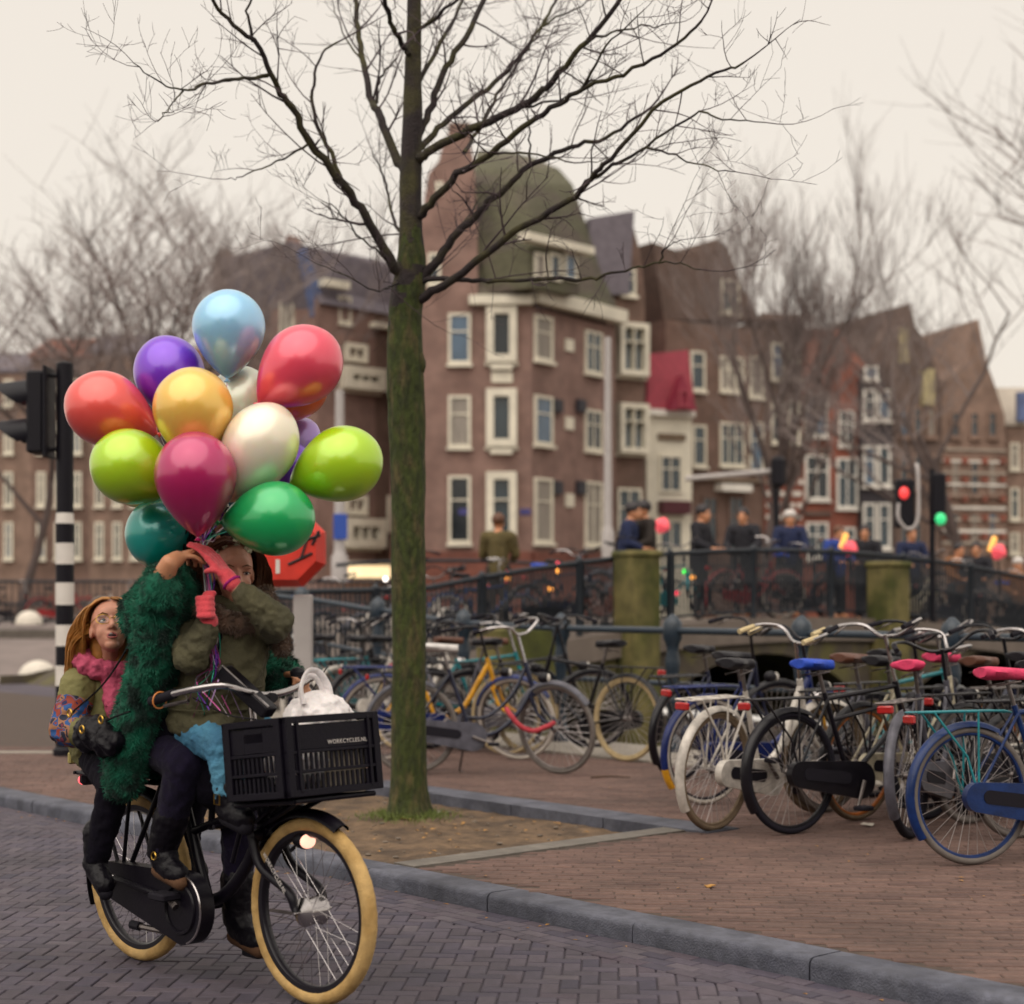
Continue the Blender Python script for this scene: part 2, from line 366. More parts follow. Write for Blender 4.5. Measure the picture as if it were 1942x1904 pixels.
for i in range(70):
    n_, t_ = random.uniform(5.3, 9.8), random.uniform(-9, -2.5); a = random.uniform(0, 6); s_ = random.uniform(.006, .02)
    if n_ < 7.6 and t_ < -6.6: continue
    lv.add([(-s_, 0, 0), (0, -s_*.5, .003), (s_, 0, .002), (0, s_*.5, .004)], [(0, 1, 2, 3)], Matrix.Translation(ST(n_, t_, PZ + .004)) @ Matrix.Rotation(a, 4, 'Z'))
for i in range(60):
    t_ = random.uniform(-12, -2.5); n_ = 5.0 - abs(random.gauss(0, .12)); a = random.uniform(0, 6); s_ = random.uniform(.006, .018)
    lv.add([(-s_, 0, 0), (0, -s_*.5, .003), (s_, 0, .002), (0, s_*.5, .004)], [(0, 1, 2, 3)], Matrix.Translation(ST(n_, t_, .004)) @ Matrix.Rotation(a, 4, 'Z'))
tag(lv.build('dead_leaves', M_leaf), 'dry brown leaf bits on the earth, pavement and gutter', 'leaves', kind='stuff')
def at_g(u, v, z=PZ): d_ = F * (HC - z) / (v - HV); q = W(u, v, d_); return (q.x * .75 + q.y * .661, q.x * .661 - q.y * .75)
for (u, v, r, m, nm, lb, ct) in ((1345, 1683, .035, M_leaf, 'fallen_leaf', 'pale fallen leaf lying on the open brick pavement', 'leaf'), (1645, 1566, .05, M_paper, 'paper_scrap', 'crumpled white paper scrap behind the black bike wheel', 'litter'),
        (1725, 1588, .045, M_redp, 'wrapper', 'crumpled red wrapper beside the dark grey bike tyre', 'litter'), (832, 1527, .045, M_paper, 'paper_scrap', 'pale scrap of paper on the earth beside the tree trunk', 'litter')):
    n_, t_ = at_g(u, v); scrap(nm, lb, ct, n_, t_, PZ + .002 if 'earth' not in lb else .03, r, m)
sk = MB(); a_, b_ = ST(*at_g(1120, 1477)), ST(*at_g(1195, 1477)); sk.tube([(a_.x, a_.y, PZ + .012), ((a_.x+b_.x)/2, (a_.y+b_.y)/2, PZ + .02), (b_.x, b_.y, PZ + .012)], [.008, .007, .004], 6)
tag(sk.build('stick', mat('stick', '#4d3a2c', .9, .2)), 'thin dark stick lying on the pavement before the red chain lock', 'stick')
gr = MB(); random.seed(3)
for i in range(1700):
    a = random.uniform(0, 6.283); r_ = .1 + abs(random.gauss(0, .1)); q = ST(6.545, -8.41); x, y = q.x + r_*math.cos(a), q.y + r_*math.sin(a)
    z = .03 + .05 * max(0, 1 - r_ / .55) ** 1.5; h = random.uniform(.015, .05); dx, dy = random.gauss(0, .02), random.gauss(0, .02); wd = .002
    gr.add([(x - wd, y, z), (x + wd, y, z), (x + dx, y + dy, z + h)], [(0, 1, 2)])
tag(gr.build('grass', mat('grass_blade', '#5d6a2c', .7, .3, 40)), 'short mossy grass round the foot of the tree', 'grass', kind='stuff')
# quay coping stones and canal railing
cop = tag(empty('quay_coping'), kind='structure')
for k in range(-10, 8):
    m = MB(); m.box((k * 1.2 - 6, 10.45, PZ - .06), (1.19, 1.04, .15), KM); m.build('coping_stone', M_stone, cop, False)
M_rail = mat('green_black_iron', '#1f2d3a', .42, .15, 12, .1, 60, coat=.2)
def rise(t_): return 0.0 if t_ > -12.5 else min(.35, (-12.5 - t_) * .085)
rail = tag(empty('canal_railing'), 'dark green cast iron railing along the quay behind the parked bikes', 'railing')
NF = 10.68
posts = [-10.02 + 1.41 * k for k in range(-6, 7)]
prof = [(.075, 0), (.075, .12), (.06, .14), (.045, .2), (.045, .38), (.07, .42), (.075, .47), (.05, .52), (.042, .6), (.06, .72), (.066, .8), (.05, .88), (.06, .95), (.082, .99), (.085, 1.12), (.07, 1.15), (.05, 1.17), (.02, 1.2), (.0005, 1.205)]
pm = MB().lathe(prof, 14).mesh('post', M_rail)
for t_ in posts: link('post', pm, rail, ST(NF, t_, PZ + rise(t_)))
for z, r_ in ((1.06, .03), (.6, .024)):
    for a, b in zip(posts[:-1], posts[1:]):
        m = MB(); m.tube([ST(NF, a + .07, PZ + z + rise(a)), ST(NF, b - .07, PZ + z + rise(b))], r_, 10); m.build('rail_bar', M_rail, rail)
# left cross street: asphalt, far kerb, pale line, ramp to the far bridge
ls = MB(); ls.add([(-60, 14.75, -.008), (-2.4, 14.75, -.008), (-2.6, 28.9, -.008), (-60, 28.9, -.008)], [(0, 1, 2, 3)])
tag(ls.build('cross_street', M_asph, smooth=False), kind='structure')
lk = MB(); lk.box((-14, 14.66, .02), (23.6, .2, .13)); tag(lk.build('street_kerb', M_stone, smooth=False), kind='structure')
rp = MB(); rp.add([(-70, 28.9, .02), (-2.6, 28.9, .02), (-3.2, 36, .5), (-70, 36, .5), (-3.2, 60, .72), (-70, 60, .72)], [(0, 1, 2, 3), (3, 2, 4, 5)])
tag(rp.build('tram_street', mat('tram_paving', '#7c706c', .85, .15, 2, stain=(.3, .25)), smooth=False), kind='structure')
ln = MB(); ln.box((-20, 28.75, .01), (34, .28, .05)); tag(ln.build('painted_line', mat('pale_line', '#cfc6ba', .8, .15, 10), smooth=False), kind='structure')
pf = MB(); pf.box((-22, 37.2, .52), (36, .9, .34)); tag(pf.build('tram_platform', mat('platform_stone', '#5a534c', .8, .2), smooth=False), kind='structure')
M_dome = mat('white_granite', '#d2cabd', .7, .12, 14, .2, 60)
def dome(u, vb, d, r, label):
    b = MB(); b.lathe([(r * 1.04, 0), (r * 1.04, .03)] + [(r * math.cos(a), .03 + r * .95 * math.sin(a)) for a in [R(x) for x in range(0, 90, 11)]] + [(.0005, .03 + r * .95)], 24)
    o = b.build('dome_bollard', M_dome); o.location = W(u, vb, d); tag(o, label, 'bollard', 'white half-round stone bollards')
dome(72, 1291, 28.6, .335, 'larger nearer white half-round stone bollard beside the striped pole')
dome(55, 1184, 37.2, .29, 'smaller farther white half-round stone bollard before the far railing')
# ---------------------------------------------------------------- buildings
M_glass = mat('window_glass', '#2c3a42', .12, .3, .6, spec=.8)
M_cream = mat('cream_paint', '#ddd6c4', .6, .08, 3, stain=(.6, .15))
M_white = mat('white_paint', '#e0dbd2', .6, .08, 3, stain=(.6, .15))
def brickm(name, c1, c2):
    return mat(name, c1, .9, .14, 2.2, .4, 12, col2=c2, c2scale=.9, c2lo=.4, c2hi=.65, stain=(.55, .16))
M_bA = brickm('brick_purple_brown', '#8b7067', '#7b6159'); M_bB = brickm('brick_brown', '#775f55', '#665147'); M_bC = brickm('brick_red', '#8f5546', '#78483c')
M_bD = brickm('brick_black', '#3b373c', '#2f2c32'); M_bE = brickm('brick_dark', '#6b5a52', '#5a4b45'); M_bF = brickm('brick_far', '#8d7568', '#7a6458')
M_mos = mat('mossy_tiles', '#5b5946', .9, .25, 3, .5, 8, col2='#5c534a', c2scale=.35, stain=(.3, .35), stretch=(1, 1, 3)); M_slate = mat('slate', '#6d666e', .8, .2, 4, .4, 10)
M_tile = mat('red_tiles', '#7d4a3a', .85, .2, 4, .4, 10); M_crim = mat('crimson_tiles', '#a04552', .8, .15, 4, .3, 10); M_bslate = mat('blue_slate', '#56648a', .7, .25, 2, .3, 10)
M_plast = mat('pale_plaster', '#a89e92', .9, .1, 1)
PANES = [M_glass, M_glass, mat('window_glass_dark', '#1c2329', .1, .3, .8, spec=.7), mat('window_glass_blue', '#4a6076', .12, .35, .7, spec=.8), mat('window_curtain', '#8d857c', .6, .3, 3, stretch=(6, 6, .5))]; WR = random.Random(9)
PXZ = Matrix(((1,0,0,0),(0,0,1,0),(0,1,0,0),(0,0,0,1)))
class House:
    def __init__(s, name, label, u0, d0, u1, d1, vb, group=None, cat='house'):
        p0, p1 = W(u0, 0, d0), W(u1, 0, d1); s.p0 = Vector((p0.x, p0.y)); e = Vector((p1.x, p1.y)) - s.p0; s.L = e.length; s.e = e / s.L
        s.root = empty(name, (p0.x, p0.y, 0), math.atan2(s.e.y, s.e.x)); tag(s.root, label, cat, group); s.vb = vb
        s.z0 = 0.0
    def pt(s, u, v):
        a = (u - CU) / F; t = (a * s.p0.y - s.p0.x) / (s.e.x - a * s.e.y); Y = s.p0.y + s.e.y * t
        return t, HC + (HV - v) * Y / F
    def poly(s, px, thick, m, y=0.0, name='wall'):
        P = [s.pt(*p) for p in px]
        return MB().prism(P, thick, Matrix.Translation((0, y, 0)) @ PXZ).build(name, m, s.root, False)
    def body(s, vt, depth, m, u0=None, u1=None, y=0.0, name='wall'):
        x0 = 0 if u0 is None else s.pt(u0, vt)[0]; x1 = s.L if u1 is None else s.pt(u1, vt)[0]; zt = s.pt((u0 or 0) if u0 is not None else CU + F * s.p0.x / s.p0.y, vt)[1]
        return MB().box(((x0+x1)/2, y + depth/2, zt/2 - .25), (x1-x0, depth, zt + .5)).build(name, m, s.root, False)
    def win(s, u0, v0, u1, v1, cols=2, trans=True, fm=None, fw=.11, sill=True, proud=.1, gm=None, name='window'):
        fm = fm or M_cream
        x0, zt = s.pt(u0, v0); x1, zb = s.pt(u1, v1); x0_, _ = s.pt(u0, v1); zt, zb = max(zt, zb), min(zt, zb); h = zt - zb; w_ = x1 - x0
        m = MB(); y = -proud/2
        m.box((x0 + fw/2, y, (zt+zb)/2), (fw, proud, h)); m.box((x1 - fw/2, y, (zt+zb)/2), (fw, proud, h))
        m.box(((x0+x1)/2, y, zt - fw/2), (w_ - 2*fw, proud, fw)); m.box(((x0+x1)/2, y, zb + fw/2), (w_ - 2*fw, proud, fw))
        iw = w_ - 2*fw
        for k in range(1, cols): m.box((x0 + fw + iw * k / cols, y + .012, (zt+zb)/2), (.06, proud - .024, h - 2*fw))
        if trans: m.box(((x0+x1)/2, y + .014, zb + h * .64), (iw, proud - .028, .06))
        o = m.build(name, fm, s.root, False)
        MB().box(((x0+x1)/2, -.018, (zt+zb)/2), (iw, .03, h - 2*fw)).build('pane', gm or WR.choice(PANES), o, False)
        if sill: MB().box(((x0+x1)/2, -.1, zb - .07), (w_ + .12, .24, .12)).build('sill', fm, o, False)
        return o
    def trim(s, u0, v0, u1, v1, m, proud=.25, name='cornice', th=None):
        x0, z0 = s.pt(u0, v0); x1, z1 = s.pt(u1, v1); zt, zb = max(z0, z1), min(z0, z1)
        return MB().box(((x0+x1)/2, -proud/2, (zt+zb)/2), (x1-x0, proud, zt-zb)).build(name, m, s.root, False)
    def roof(s, u0, u1, ve, vr, depth, m, over=.15, y0=0.0, name='roof'):     # ridge parallel to the facade
        x0, ze = s.pt(u0, ve); x1, _ = s.pt(u1, ve); a = (u0 - CU) / F; zr = HC + (HV - vr) * (s.p0.y + depth/2) / F
        vs = []
        for x in (x0 - over, x1 + over): vs += [(x, y0 - over, ze), (x, y0 + depth/2, zr), (x, y0 + depth + over, ze), (x, y0 + depth + over, ze - .2), (x, y0 - over, ze - .2)]
        fs = [(4,3,2,1,0), (5,6,7,8,9)] + [(i, (i+1)%5, 5+(i+1)%5, 5+i) for i in range(5)]
        return MB().add(vs, fs).build(name, m, s.root, False)
# corner house of purple-brown brick: front facade, angled facade, bell-shaped mossy roof
A_ = House('corner_house', 'tall purple-brown brick corner house with mossy bell-shaped roof and cream windows', 742, 66, 1008, 66, 1045)
A_.poly([(742, 1200), (742, 560), (790, 470), (812, 330), (832, 305), (842, 262), (868, 243), (890, 262), (898, 300), (905, 420), (906, 572), (1008, 572), (1008, 1200)], .6, M_bA)
A_.body(580, 9, M_bA, y=.6)
for v0, v1 in ((594, 690), (750, 848), (902, 1030)):
    A_.win(850, v0, 893, v1, 1, True)
for v0, v1 in ((582, 688), (738, 848)):
    A_.win(922, v0, 980, v1, 1, False, fw=.3, proud=.35)
    A_.trim(930, v1 + 4, 972, v1 + 14, M_cream, .3, 'bay_base')
A_.trim(932, 705, 972, 726, M_cream, .12, 'ornament')
A_.win(922, 895, 980, 1042, 1, True, fw=.3, proud=.3, sill=False)
A_.win(812, 480, 836, 540, 1, True); A_.win(826, 345, 840, 372, 1, False, sill=False)
A_.trim(890, 563, 1010, 580, M_cream, .5)
A_.trim(742, 1046, 1008, 1200, brickm('brick_plinth', '#7a4a3e', '#6b4238'), .2, 'plinth')
for u_ in (884, 1000): A_.trim(u_ + 8 - 22, 965, u_ + 8 - 2, 976, mat('blue_plate', '#3d3c7c', .5, .1), .05, 'street_plate')
B_ = House('angled_house', 'angled brick facade with wall plates joining the corner house on its right', 1008, 66.02, 1166, 71, 1045)
B_.root['category'] = 'house'
B_.body(582, 7, M_bA)
for v0, v1 in ((596, 688), (748, 846), (905, 1030)): B_.win(1012, v0, 1046, v1, 1, True)
for v0, v1 in ((625, 712), (775, 857), (912, 1035)): B_.win(1108, v0, 1140, v1, 2, True)
for v_ in (658, 806, 952): B_.trim(1071, v_ - 16, 1086, v_ + 10, M_cream, .08, 'wall_plate')
for v_ in (757, 912):
    for u_ in (1054, 1098): B_.trim(u_ - 7, v_, u_ + 7, v_ + 26, mat('dark_iron', '#2b2a33', .5, .1), .2, 'wall_lamp')
B_.trim(1004, 574, 1172, 591, M_cream, .5); B_.trim(1008, 1046, 1166, 1200, _mats['brick_plinth'], .2, 'plinth')
rows = []
for (v, d0, a, d1, b, d2, c) in ((578, 65.8, 888, 65.8, 1010, 71.0, 1170), (545, 66.2, 889, 66.2, 1011, 71.0, 1152), (500, 66.6, 892, 66.6, 1012, 71.0, 1134), (440, 67.0, 894, 67.0, 1008, 71.2, 1116), (390, 67.6, 896, 67.5, 1000, 71.4, 1100), (350, 68.2, 898, 68.2, 992, 71.6, 1086), (320, 69.2, 900, 69.2, 984, 72.2, 1060), (298, 70.6, 902, 70.8, 968, 72.8, 1010), (285, 72.5, 905, 73, 940, 74, 960)):
    rows.append([W(a, v, d0), W((a+b)/2, v, (d0+d1)/2 - .1), W(b, v, d1), W((b+c)/2, v, (d1+d2)/2 - .1), W(c, v, d2), W(c, v, d2 + 4), W(a, v, d0 + 7)])
inv = A_.root.matrix_basis.inverted(); rf = MB(); rf.grid([[inv @ p for p in r] for r in rows], closed=True); rf.build('roof', M_mos, A_.root, False)
ch = MB(); cp = inv @ W(872, 262, 67.2); ch.box((cp.x, cp.y, cp.z - 1.2), (.9, .9, 3.4)); ch.build('chimney', M_bB, A_.root, False)
dm = House('dormer_h', 'x', 985, 64.2, 1108, 67.0, 0); dmr = dm.root; dmr.name = 'dormer'
for k_ in ('label', 'category'): del dmr[k_]
dm.poly([(1003, 545), (1003, 468), (1098, 472), (1098, 560)], 2.5, M_mos, name='dormer_wall')
for a, b in ((1012, 1034), (1040, 1062), (1068, 1092)): dm.win(a, 478, b, 535, 1, False, sill=False)
dm.trim(983, 457, 1110, 472, M_cream, .5)
mw = dmr.matrix_basis.copy()
for c_ in list(dmr.children):                          # the dormer belongs to the corner house
    ml = c_.matrix_basis.copy(); c_.parent = A_.root; c_.matrix_basis = inv @ mw @ ml
bpy.data.objects.remove(dmr)
# narrow brick house right of it
H_ = House('narrow_house', 'narrow brown brick house with slate roof and cream bay window next to corner house', 1150, 72, 1224, 73, 1045)
H_.poly([(1150, 1200), (1150, 560), (1112, 520), (1112, 420), (1196, 405), (1216, 480), (1224, 560), (1224, 1200)], 7, M_bB, .05)
H_.poly([(1108, 560), (1112, 416), (1196, 402), (1186, 560)], .3, M_slate, -.3, 'roof')
H_.win(1176, 508, 1204, 562, 2, True); H_.win(1166, 612, 1220, 716, 2, True, fw=.22, proud=.5); H_.win(1166, 765, 1220, 862, 2, True, fw=.22, proud=.5); H_.win(1170, 925, 1215, 1030, 2, True)
# cream shop house with crimson roof
H_ = House('cream_house', 'narrow cream house front with crimson dormer roof between two brown houses', 1226, 74, 1312, 75, 1050)
H_.body(778, 6, M_cream); H_.poly([(1222, 782), (1228, 672), (1302, 664), (1316, 782)], 4, M_crim, -.15, 'roof')
H_.poly([(1256, 780), (1280, 715), (1306, 780)], .8, mat('crimson_gable', '#8a2b40', .7, .15), -.7, 'dormer_gable'); H_.win(1270, 742, 1290, 776, 1, False, sill=False, proud=.8, fm=M_crim)
H_.trim(1226, 776, 1312, 792, M_white, .3); H_.trim(1247, 822, 1298, 836, mat('brown_ornament', '#6d5a47', .7, .2), .12, 'ornament')
H_.win(1250, 862, 1292, 935, 2, True, sill=False, fm=M_cream); H_.trim(1247, 950, 1300, 976, mat('maroon_awning', '#4d2028', .7, .15), .5, 'awning'); H_.win(1250, 985, 1294, 1045, 2, False, sill=False)
# pale plaster gable side wall
H_ = House('plaster_house', 'pale plaster side wall of a tall house behind crimson roof', 1222, 79, 1272, 79.5, 1050)
H_.poly([(1222, 900), (1222, 470), (1240, 480), (1262, 560), (1272, 640), (1272, 900)], 5, M_plast)
# brown tall house
H_ = House('brown_house', 'wide brown brick house with sagging slate roof and pointed gable behind the trees', 1262, 77, 1446, 80, 1050)
H_.body(606, 9, M_bB); H_.poly([(1240, 458), (1300, 480), (1356, 478), (1362, 452), (1384, 470), (1408, 540), (1446, 606), (1262, 606)], 8, mat('brown_slate', '#5c4a42', .85, .2, 3), .1, 'roof')
H_.win(1366, 528, 1400, 596, 2, True); H_.win(1308, 665, 1336, 742, 1, True)
for v0, v1 in ((675, 745), (800, 885)):
    H_.win(1364, v0, 1410, v1, 3, True); H_.win(1420, v0, 1446, v1 + 10, 1, True)
H_.win(1312, 805, 1338, 885, 1, True); H_.trim(1262, 902, 1446, 916, mat('wood_beam', '#7a6a5a', .8, .2), .3, 'shop_fascia'); H_.trim(1355, 918, 1412, 934, M_white, .6, 'awning')
for a in (1280, 1330, 1380): H_.win(a, 940, a + 30, 1045, 2, True, sill=False, fm=M_bB)
# dark house with speckled shop front
H_ = House('speckled_house', 'dark brown house with white-speckled brick ground floor beside the red brick house', 1446, 80, 1522, 80.5, 1050)
H_.body(600, 8, M_bE); H_.trim(1440, 596, 1526, 612, M_bB, .4)
for v0, v1 in ((650, 720), (760, 840)): H_.win(1462, v0, 1486, v1, 1, True); H_.win(1494, v0, 1516, v1, 1, True)
H_.trim(1448, 905, 1520, 1200, M_bC, .08, 'shop_wall')
random.seed(5)
for i in range(34): u_, v_ = 1452 + (i % 6) * 12 + random.uniform(-2, 2), 910 + (i // 6) * 22; H_.trim(u_, v_, u_ + 7, v_ + 9, M_white, .16, 'brick')
# red brick house
H_ = House('red_house', 'red brick house with round gable and white paired windows', 1522, 80.5, 1632, 81, 1050)
H_.poly([(1522, 1200), (1522, 700), (1545, 684), (1580, 676), (1610, 684), (1632, 702), (1632, 1200)], 7, M_bC)
H_.roof(1500, 1710, 695, 612, 9, M_tile, y0=1.5)
for a, b, v0, v1 in ((1524, 1570, 748, 828), (1590, 1620, 778, 846), (1526, 1572, 862, 948), (1586, 1626, 868, 964), (1528, 1570, 990, 1060), (1588, 1622, 1000, 1060)): H_.win(a, v0, b, v1, 2, True, fm=M_white)
for v_ in (850, 970): H_.trim(1524, v_, 1574, v_ + 8, M_bE, .2, 'lintel')
# black house
H_ = House('black_house', 'narrow black-painted brick house with bright white sash windows', 1634, 80.5, 1692, 80.8, 1050)
H_.poly([(1634, 1200), (1634, 720), (1640, 700), (1655, 690), (1668, 700), (1678, 740), (1692, 760), (1692, 1200)], 7, M_bD)
H_.win(1638, 694, 1664, 720, 1, False, fm=M_white)
for v0, v1 in ((738, 798), (845, 922), (954, 1040)): H_.win(1636, v0, 1660, v1, 1, True, fm=M_white); H_.win(1664, v0, 1688, v1, 1, True, fm=M_white)
# dark spired house
H_ = House('spired_house', 'dark narrow house with yellowish neck gable and pointed spire', 1694, 81, 1784, 82, 1050)
H_.poly([(1694, 1200), (1694, 690), (1704, 640), (1718, 615), (1726, 575), (1736, 618), (1756, 650), (1784, 720), (1784, 1200)], 7, M_bE)
H_.trim(1704, 622, 1716, 690, mat('yellow_stone', '#a89c78', .8, .15), .3, 'gable_stone'); H_.trim(1745, 700, 1766, 770, _mats['yellow_stone'], .3, 'gable_stone')
for v0, v1 in ((770, 830), (860, 930), (965, 1040)):
    for a in (1704, 1730, 1756): H_.win(a, v0, a + 18, v1, 1, True, fm=M_bF)
# banded brick house with pointed gable
H_ = House('banded_house', 'red brick house with white stone bands and tall pointed gable', 1786, 82, 1906, 83, 1050)
H_.poly([(1786, 1200), (1786, 760), (1800, 720), (1830, 690), (1848, 640), (1856, 605), (1862, 640), (1872, 690), (1890, 740), (1906, 790), (1906, 1200)], 7, M_bF)
for k in range(9): H_.trim(1786, 850 + k * 22, 1906, 857 + k * 22, M_white if k % 2 else M_plast, .12, 'stone_band')
for k in range(5):
    for u_ in (1788, 1822, 1860, 1894): H_.trim(u_, 868 + k * 36, u_ + 10, 880 + k * 36, M_bC, .2, 'brick_panel')
for v0, v1 in ((780, 830), (870, 940), (970, 1045)):
    for a in (1802, 1838, 1872): H_.win(a, v0, a + 18, v1, 1, True, fm=M_bF)
H_ = House('edge_house', 'pale grey-brown house beyond the banded gable with steep blue roof', 1908, 84, 2060, 84, 1050)
H_.body(800, 7, M_bF); H_.roof(1908, 2060, 800, 735, 8, M_plast); H_.trim(1926, 745, 1942, 800, M_bslate, .4, 'dormer')
for v0, v1 in ((840, 890), (925, 985), (1010, 1050)):
    for a in range(1915, 2050, 28): H_.win(a, v0, a + 18, v1, 1, True)
# two gabled houses left of the corner house
for nm, lb, ug, d0, ur, d1, pk, vpk, vrr, ve, m in (('gabled_house', 'brown brick gabled house with blue-grey slate roof and cream bay windows left of the trunk', 512, 69, 600, 67, 545, 445, 505, 575, M_bA), ('far_gabled_house', 'dark brown gabled house with pointed front behind the blue balloon', 398, 76, 470, 73, 416, 470, 505, 590, M_bE)):
    H_ = House(nm, lb, ug, d0, ur, d1, 1095)
    H_.poly([(ug, 1200), (ug, ve), (pk - 6, vpk + 14), (pk, vpk), (pk + 6, vpk + 14), (ur, ve), (ur, 1200)], .6, m)
    H_.win(pk - 12, 570, pk + 14, 640, 2, True); H_.win(pk - 16, 700, pk + 18, 790, 2, True)
    x1 = H_.L; dpt = 11
    zE = H_.pt(ur, ve)[1]; zR = H_.pt(pk, vpk + 14)[1]; xp = H_.pt(pk, vpk)[0]
    MB().box((x1/2, .6 + dpt/2, zE/2), (x1, dpt, zE)).build('wall', m, H_.root, False)
    b = MB(); b.add([(-.2, .1, zE), (xp, .1, zR), (x1 + .2, .1, zE), (-.2, .6 + dpt, zE), (xp, .6 + dpt, zR), (x1 + .2, .6 + dpt, zE)], [(0, 1, 4, 3), (1, 2, 5, 4), (0, 2, 1), (3, 4, 5), (0, 3, 5, 2)]); b.build('roof', M_slate if nm == 'gabled_house' else M_bE, H_.root, False)
G2 = House('side_house', 'brown brick facade with stacked cream bay windows just left of the tree trunk', 600, 67.2, 748, 70, 1095)
G2.body(575, 8, M_bB); G2.poly([(596, 590), (556, 456), (745, 505), (750, 575)], 5, M_slate, .2, 'roof')
G2.poly([(566, 480), (580, 470), (612, 560), (606, 600), (592, 600)], .15, M_bslate, -.02, 'slate_patch')
G2.trim(603, 530, 650, 552, M_cream, .5, 'dormer_cornice'); G2.win(640, 560, 664, 615, 2, True)
for v0, v1 in ((650, 745), (938, 1040)): G2.win(648, v0, 690, v0 + 40, 2, False, fw=.2, proud=.3, sill=False); G2.win(640, v0 + 44, 716, v1, 3, False, fw=.34, proud=.6)
G2.trim(700, 612, 746, 628, M_cream, .4); G2.win(734, 940, 744, 1005, 1, False)
sg = G2.trim(640, 1072, 728, 1096, mat('lit_sign', (1.0, .78, .45), .5, .2, 3, emit=.75), .5, 'lit_shop_sign'); G2.trim(640, 1064, 730, 1071, M_cream, .7, 'awning')
# far row behind the left trees
for i, (a, b, vt, m, lb) in enumerate(((-70, 60, 700, M_bF, 'far brown row house at the photo edge behind the signal head'), (60, 170, 672, M_bB, 'far brown row house behind the striped pole'), (170, 300, 664, M_bF, 'far brown row house behind the coral balloon'), (300, 420, 690, M_bB, 'far brown row house behind the purple balloon'))):
    H_ = House('row_house', lb, a, 92, b, 92, 1095, 'far row of brown houses on the left'); H_.body(vt, 8, m); H_.roof(a, b, vt, vt - 30, 8, M_tile if i % 2 else M_slate)
    for v0, v1 in ((720, 770), (800, 860), (895, 960), (990, 1060)):
        for u_ in range(a + 10, b - 20, 34): H_.win(u_, v0, u_ + 17, v1, 2, True)
# ---------------------------------------------------------------- bridge
BX, BE, BN = Vector((-2.2, 20.8)), Vector((.821, .571)), Vector((-.571, .821))
def BP(s_, y, z): return Vector((BX.x + BE.x*s_ + BN.x*y, BX.y + BE.y*s_ + BN.y*y, z))
def rz_(s_): return max(2.12 - .0135 * (s_ - 7.9) ** 2, 1.50 + .02 * s_ if s_ < 3 else 0)
M_bst = mat('bridge_stone', '#4d443a', .9, .2, 4, .4, 20, col2='#55502f', c2scale=2); M_moss = mat('mossy_stone', '#6a613a', .95, .3, 5, .4, 25, col2='#40431a', c2scale=1.6, c2lo=.4, c2hi=.6)
M_iron = mat('bridge_iron', '#161d26', .5, .15, 8)
br = tag(empty('bridge', (0, 0, 0)), 'arched canal bridge with mossy stone piers and dark iron railing', 'bridge')
S = [i * .5 - 3 for i in range(44)]
dk = MB(); rows = []
for s_ in S: z = rz_(s_) - 1.0; f_ = s_ + 7.5 * (1 - (s_ + 3) / 21.5); zf_ = rz_(f_) - 1.0; rows.append([BP(s_, -.25, z - .35), BP(s_, -.25, z), BP(f_, 9.2, zf_), BP(f_, 9.2, zf_ - .35)])
dk.grid(rows, closed=True); dk.build('deck', mat('bridge_paving', '#6f645c', .9, .15, 4), br, False)
for a, b in ((-1.2, 4.3), (4.85, 9.25), (9.85, 15.5)):
    pts = []; n = 12
    top = [(lerp(a, b, i/n), rz_(lerp(a, b, i/n)) - 1.34) for i in range(n+1)]
    bot = [(lerp(b, a, i/n), -.55 + 1.15 * math.sin(math.pi * i / n) ** .55) for i in range(n+1)]
    vs = [BP(p[0], y, p[1]) for y in (-.18, 9.1) for p in top + bot]; k = len(top + bot)
    fs = [(i, i+1, k-2-i, k-1-i) for i in range(n)] + [(k + k-1-i, k + k-2-i, k+i+1, k+i) for i in range(n)] + [(n+1+i, n+2+i, k+n+2+i, k+n+1+i) for i in range(n)]
    MB().add(vs, fs).build('arch', M_bst, br, False)
for s_, zt in ((4.56, 1.99), (9.53, 1.90)):
    m = MB(); A2 = Matrix.Translation(BP(s_, 0, 0)) @ Matrix.Rotation(math.atan2(BE.y, BE.x), 4, 'Z')
    m.cbox((0, -.3, (zt - 2.2) / 2), (.46, .5, zt + 2.2), .03, A2); m.build('pier', M_moss, br)
    MB().cbox((0, -.3, zt + .02), (.51, .56, .1), .03, A2).build('pier_cap', M_moss, br)
def bal_run(side_y, s0, s1, br, step=.07):
    k = int((s1 - s0) / step)
    top = MB(); top.tube([BP(s0 + (s1-s0)*i/24, side_y, rz_(s0 + (s1-s0)*i/24)) for i in range(25)], .035, 8); top.build('top_rail', M_iron, br)
    lo = MB(); lo.tube([BP(s0 + (s1-s0)*i/24, side_y, rz_(s0 + (s1-s0)*i/24) - .9) for i in range(25)], .022, 6); lo.build('bottom_rail', M_iron, br)
    bm = MB().lathe([(.017, -.9), (.017, -.5), (.026, -.47), (.017, -.44), (.017, 0)], 5).mesh('baluster', M_iron)
    for i in range(k): s_ = s0 + (i + .5) * step; link('baluster', bm, br, BP(s_, side_y, rz_(s_)))
    pm_ = MB().lathe([(.05, -1.0), (.05, 0), (.06, .03), (.02, .08), (.0005, .09)], 8).mesh('railing_post', M_iron)
    for i in range(int((s1-s0)/1.6) + 1): s_ = s0 + i * 1.6; link('railing_post', pm_, br, BP(s_, side_y, rz_(s_)))
bal_run(0, -2.6, 16.5, br); 
far = MB(); far.tube([BP(5 + 12*i/24, 9, rz_(5 + 12*i/24)) for i in range(25)], .035, 6); far.build('top_rail', M_iron, br)
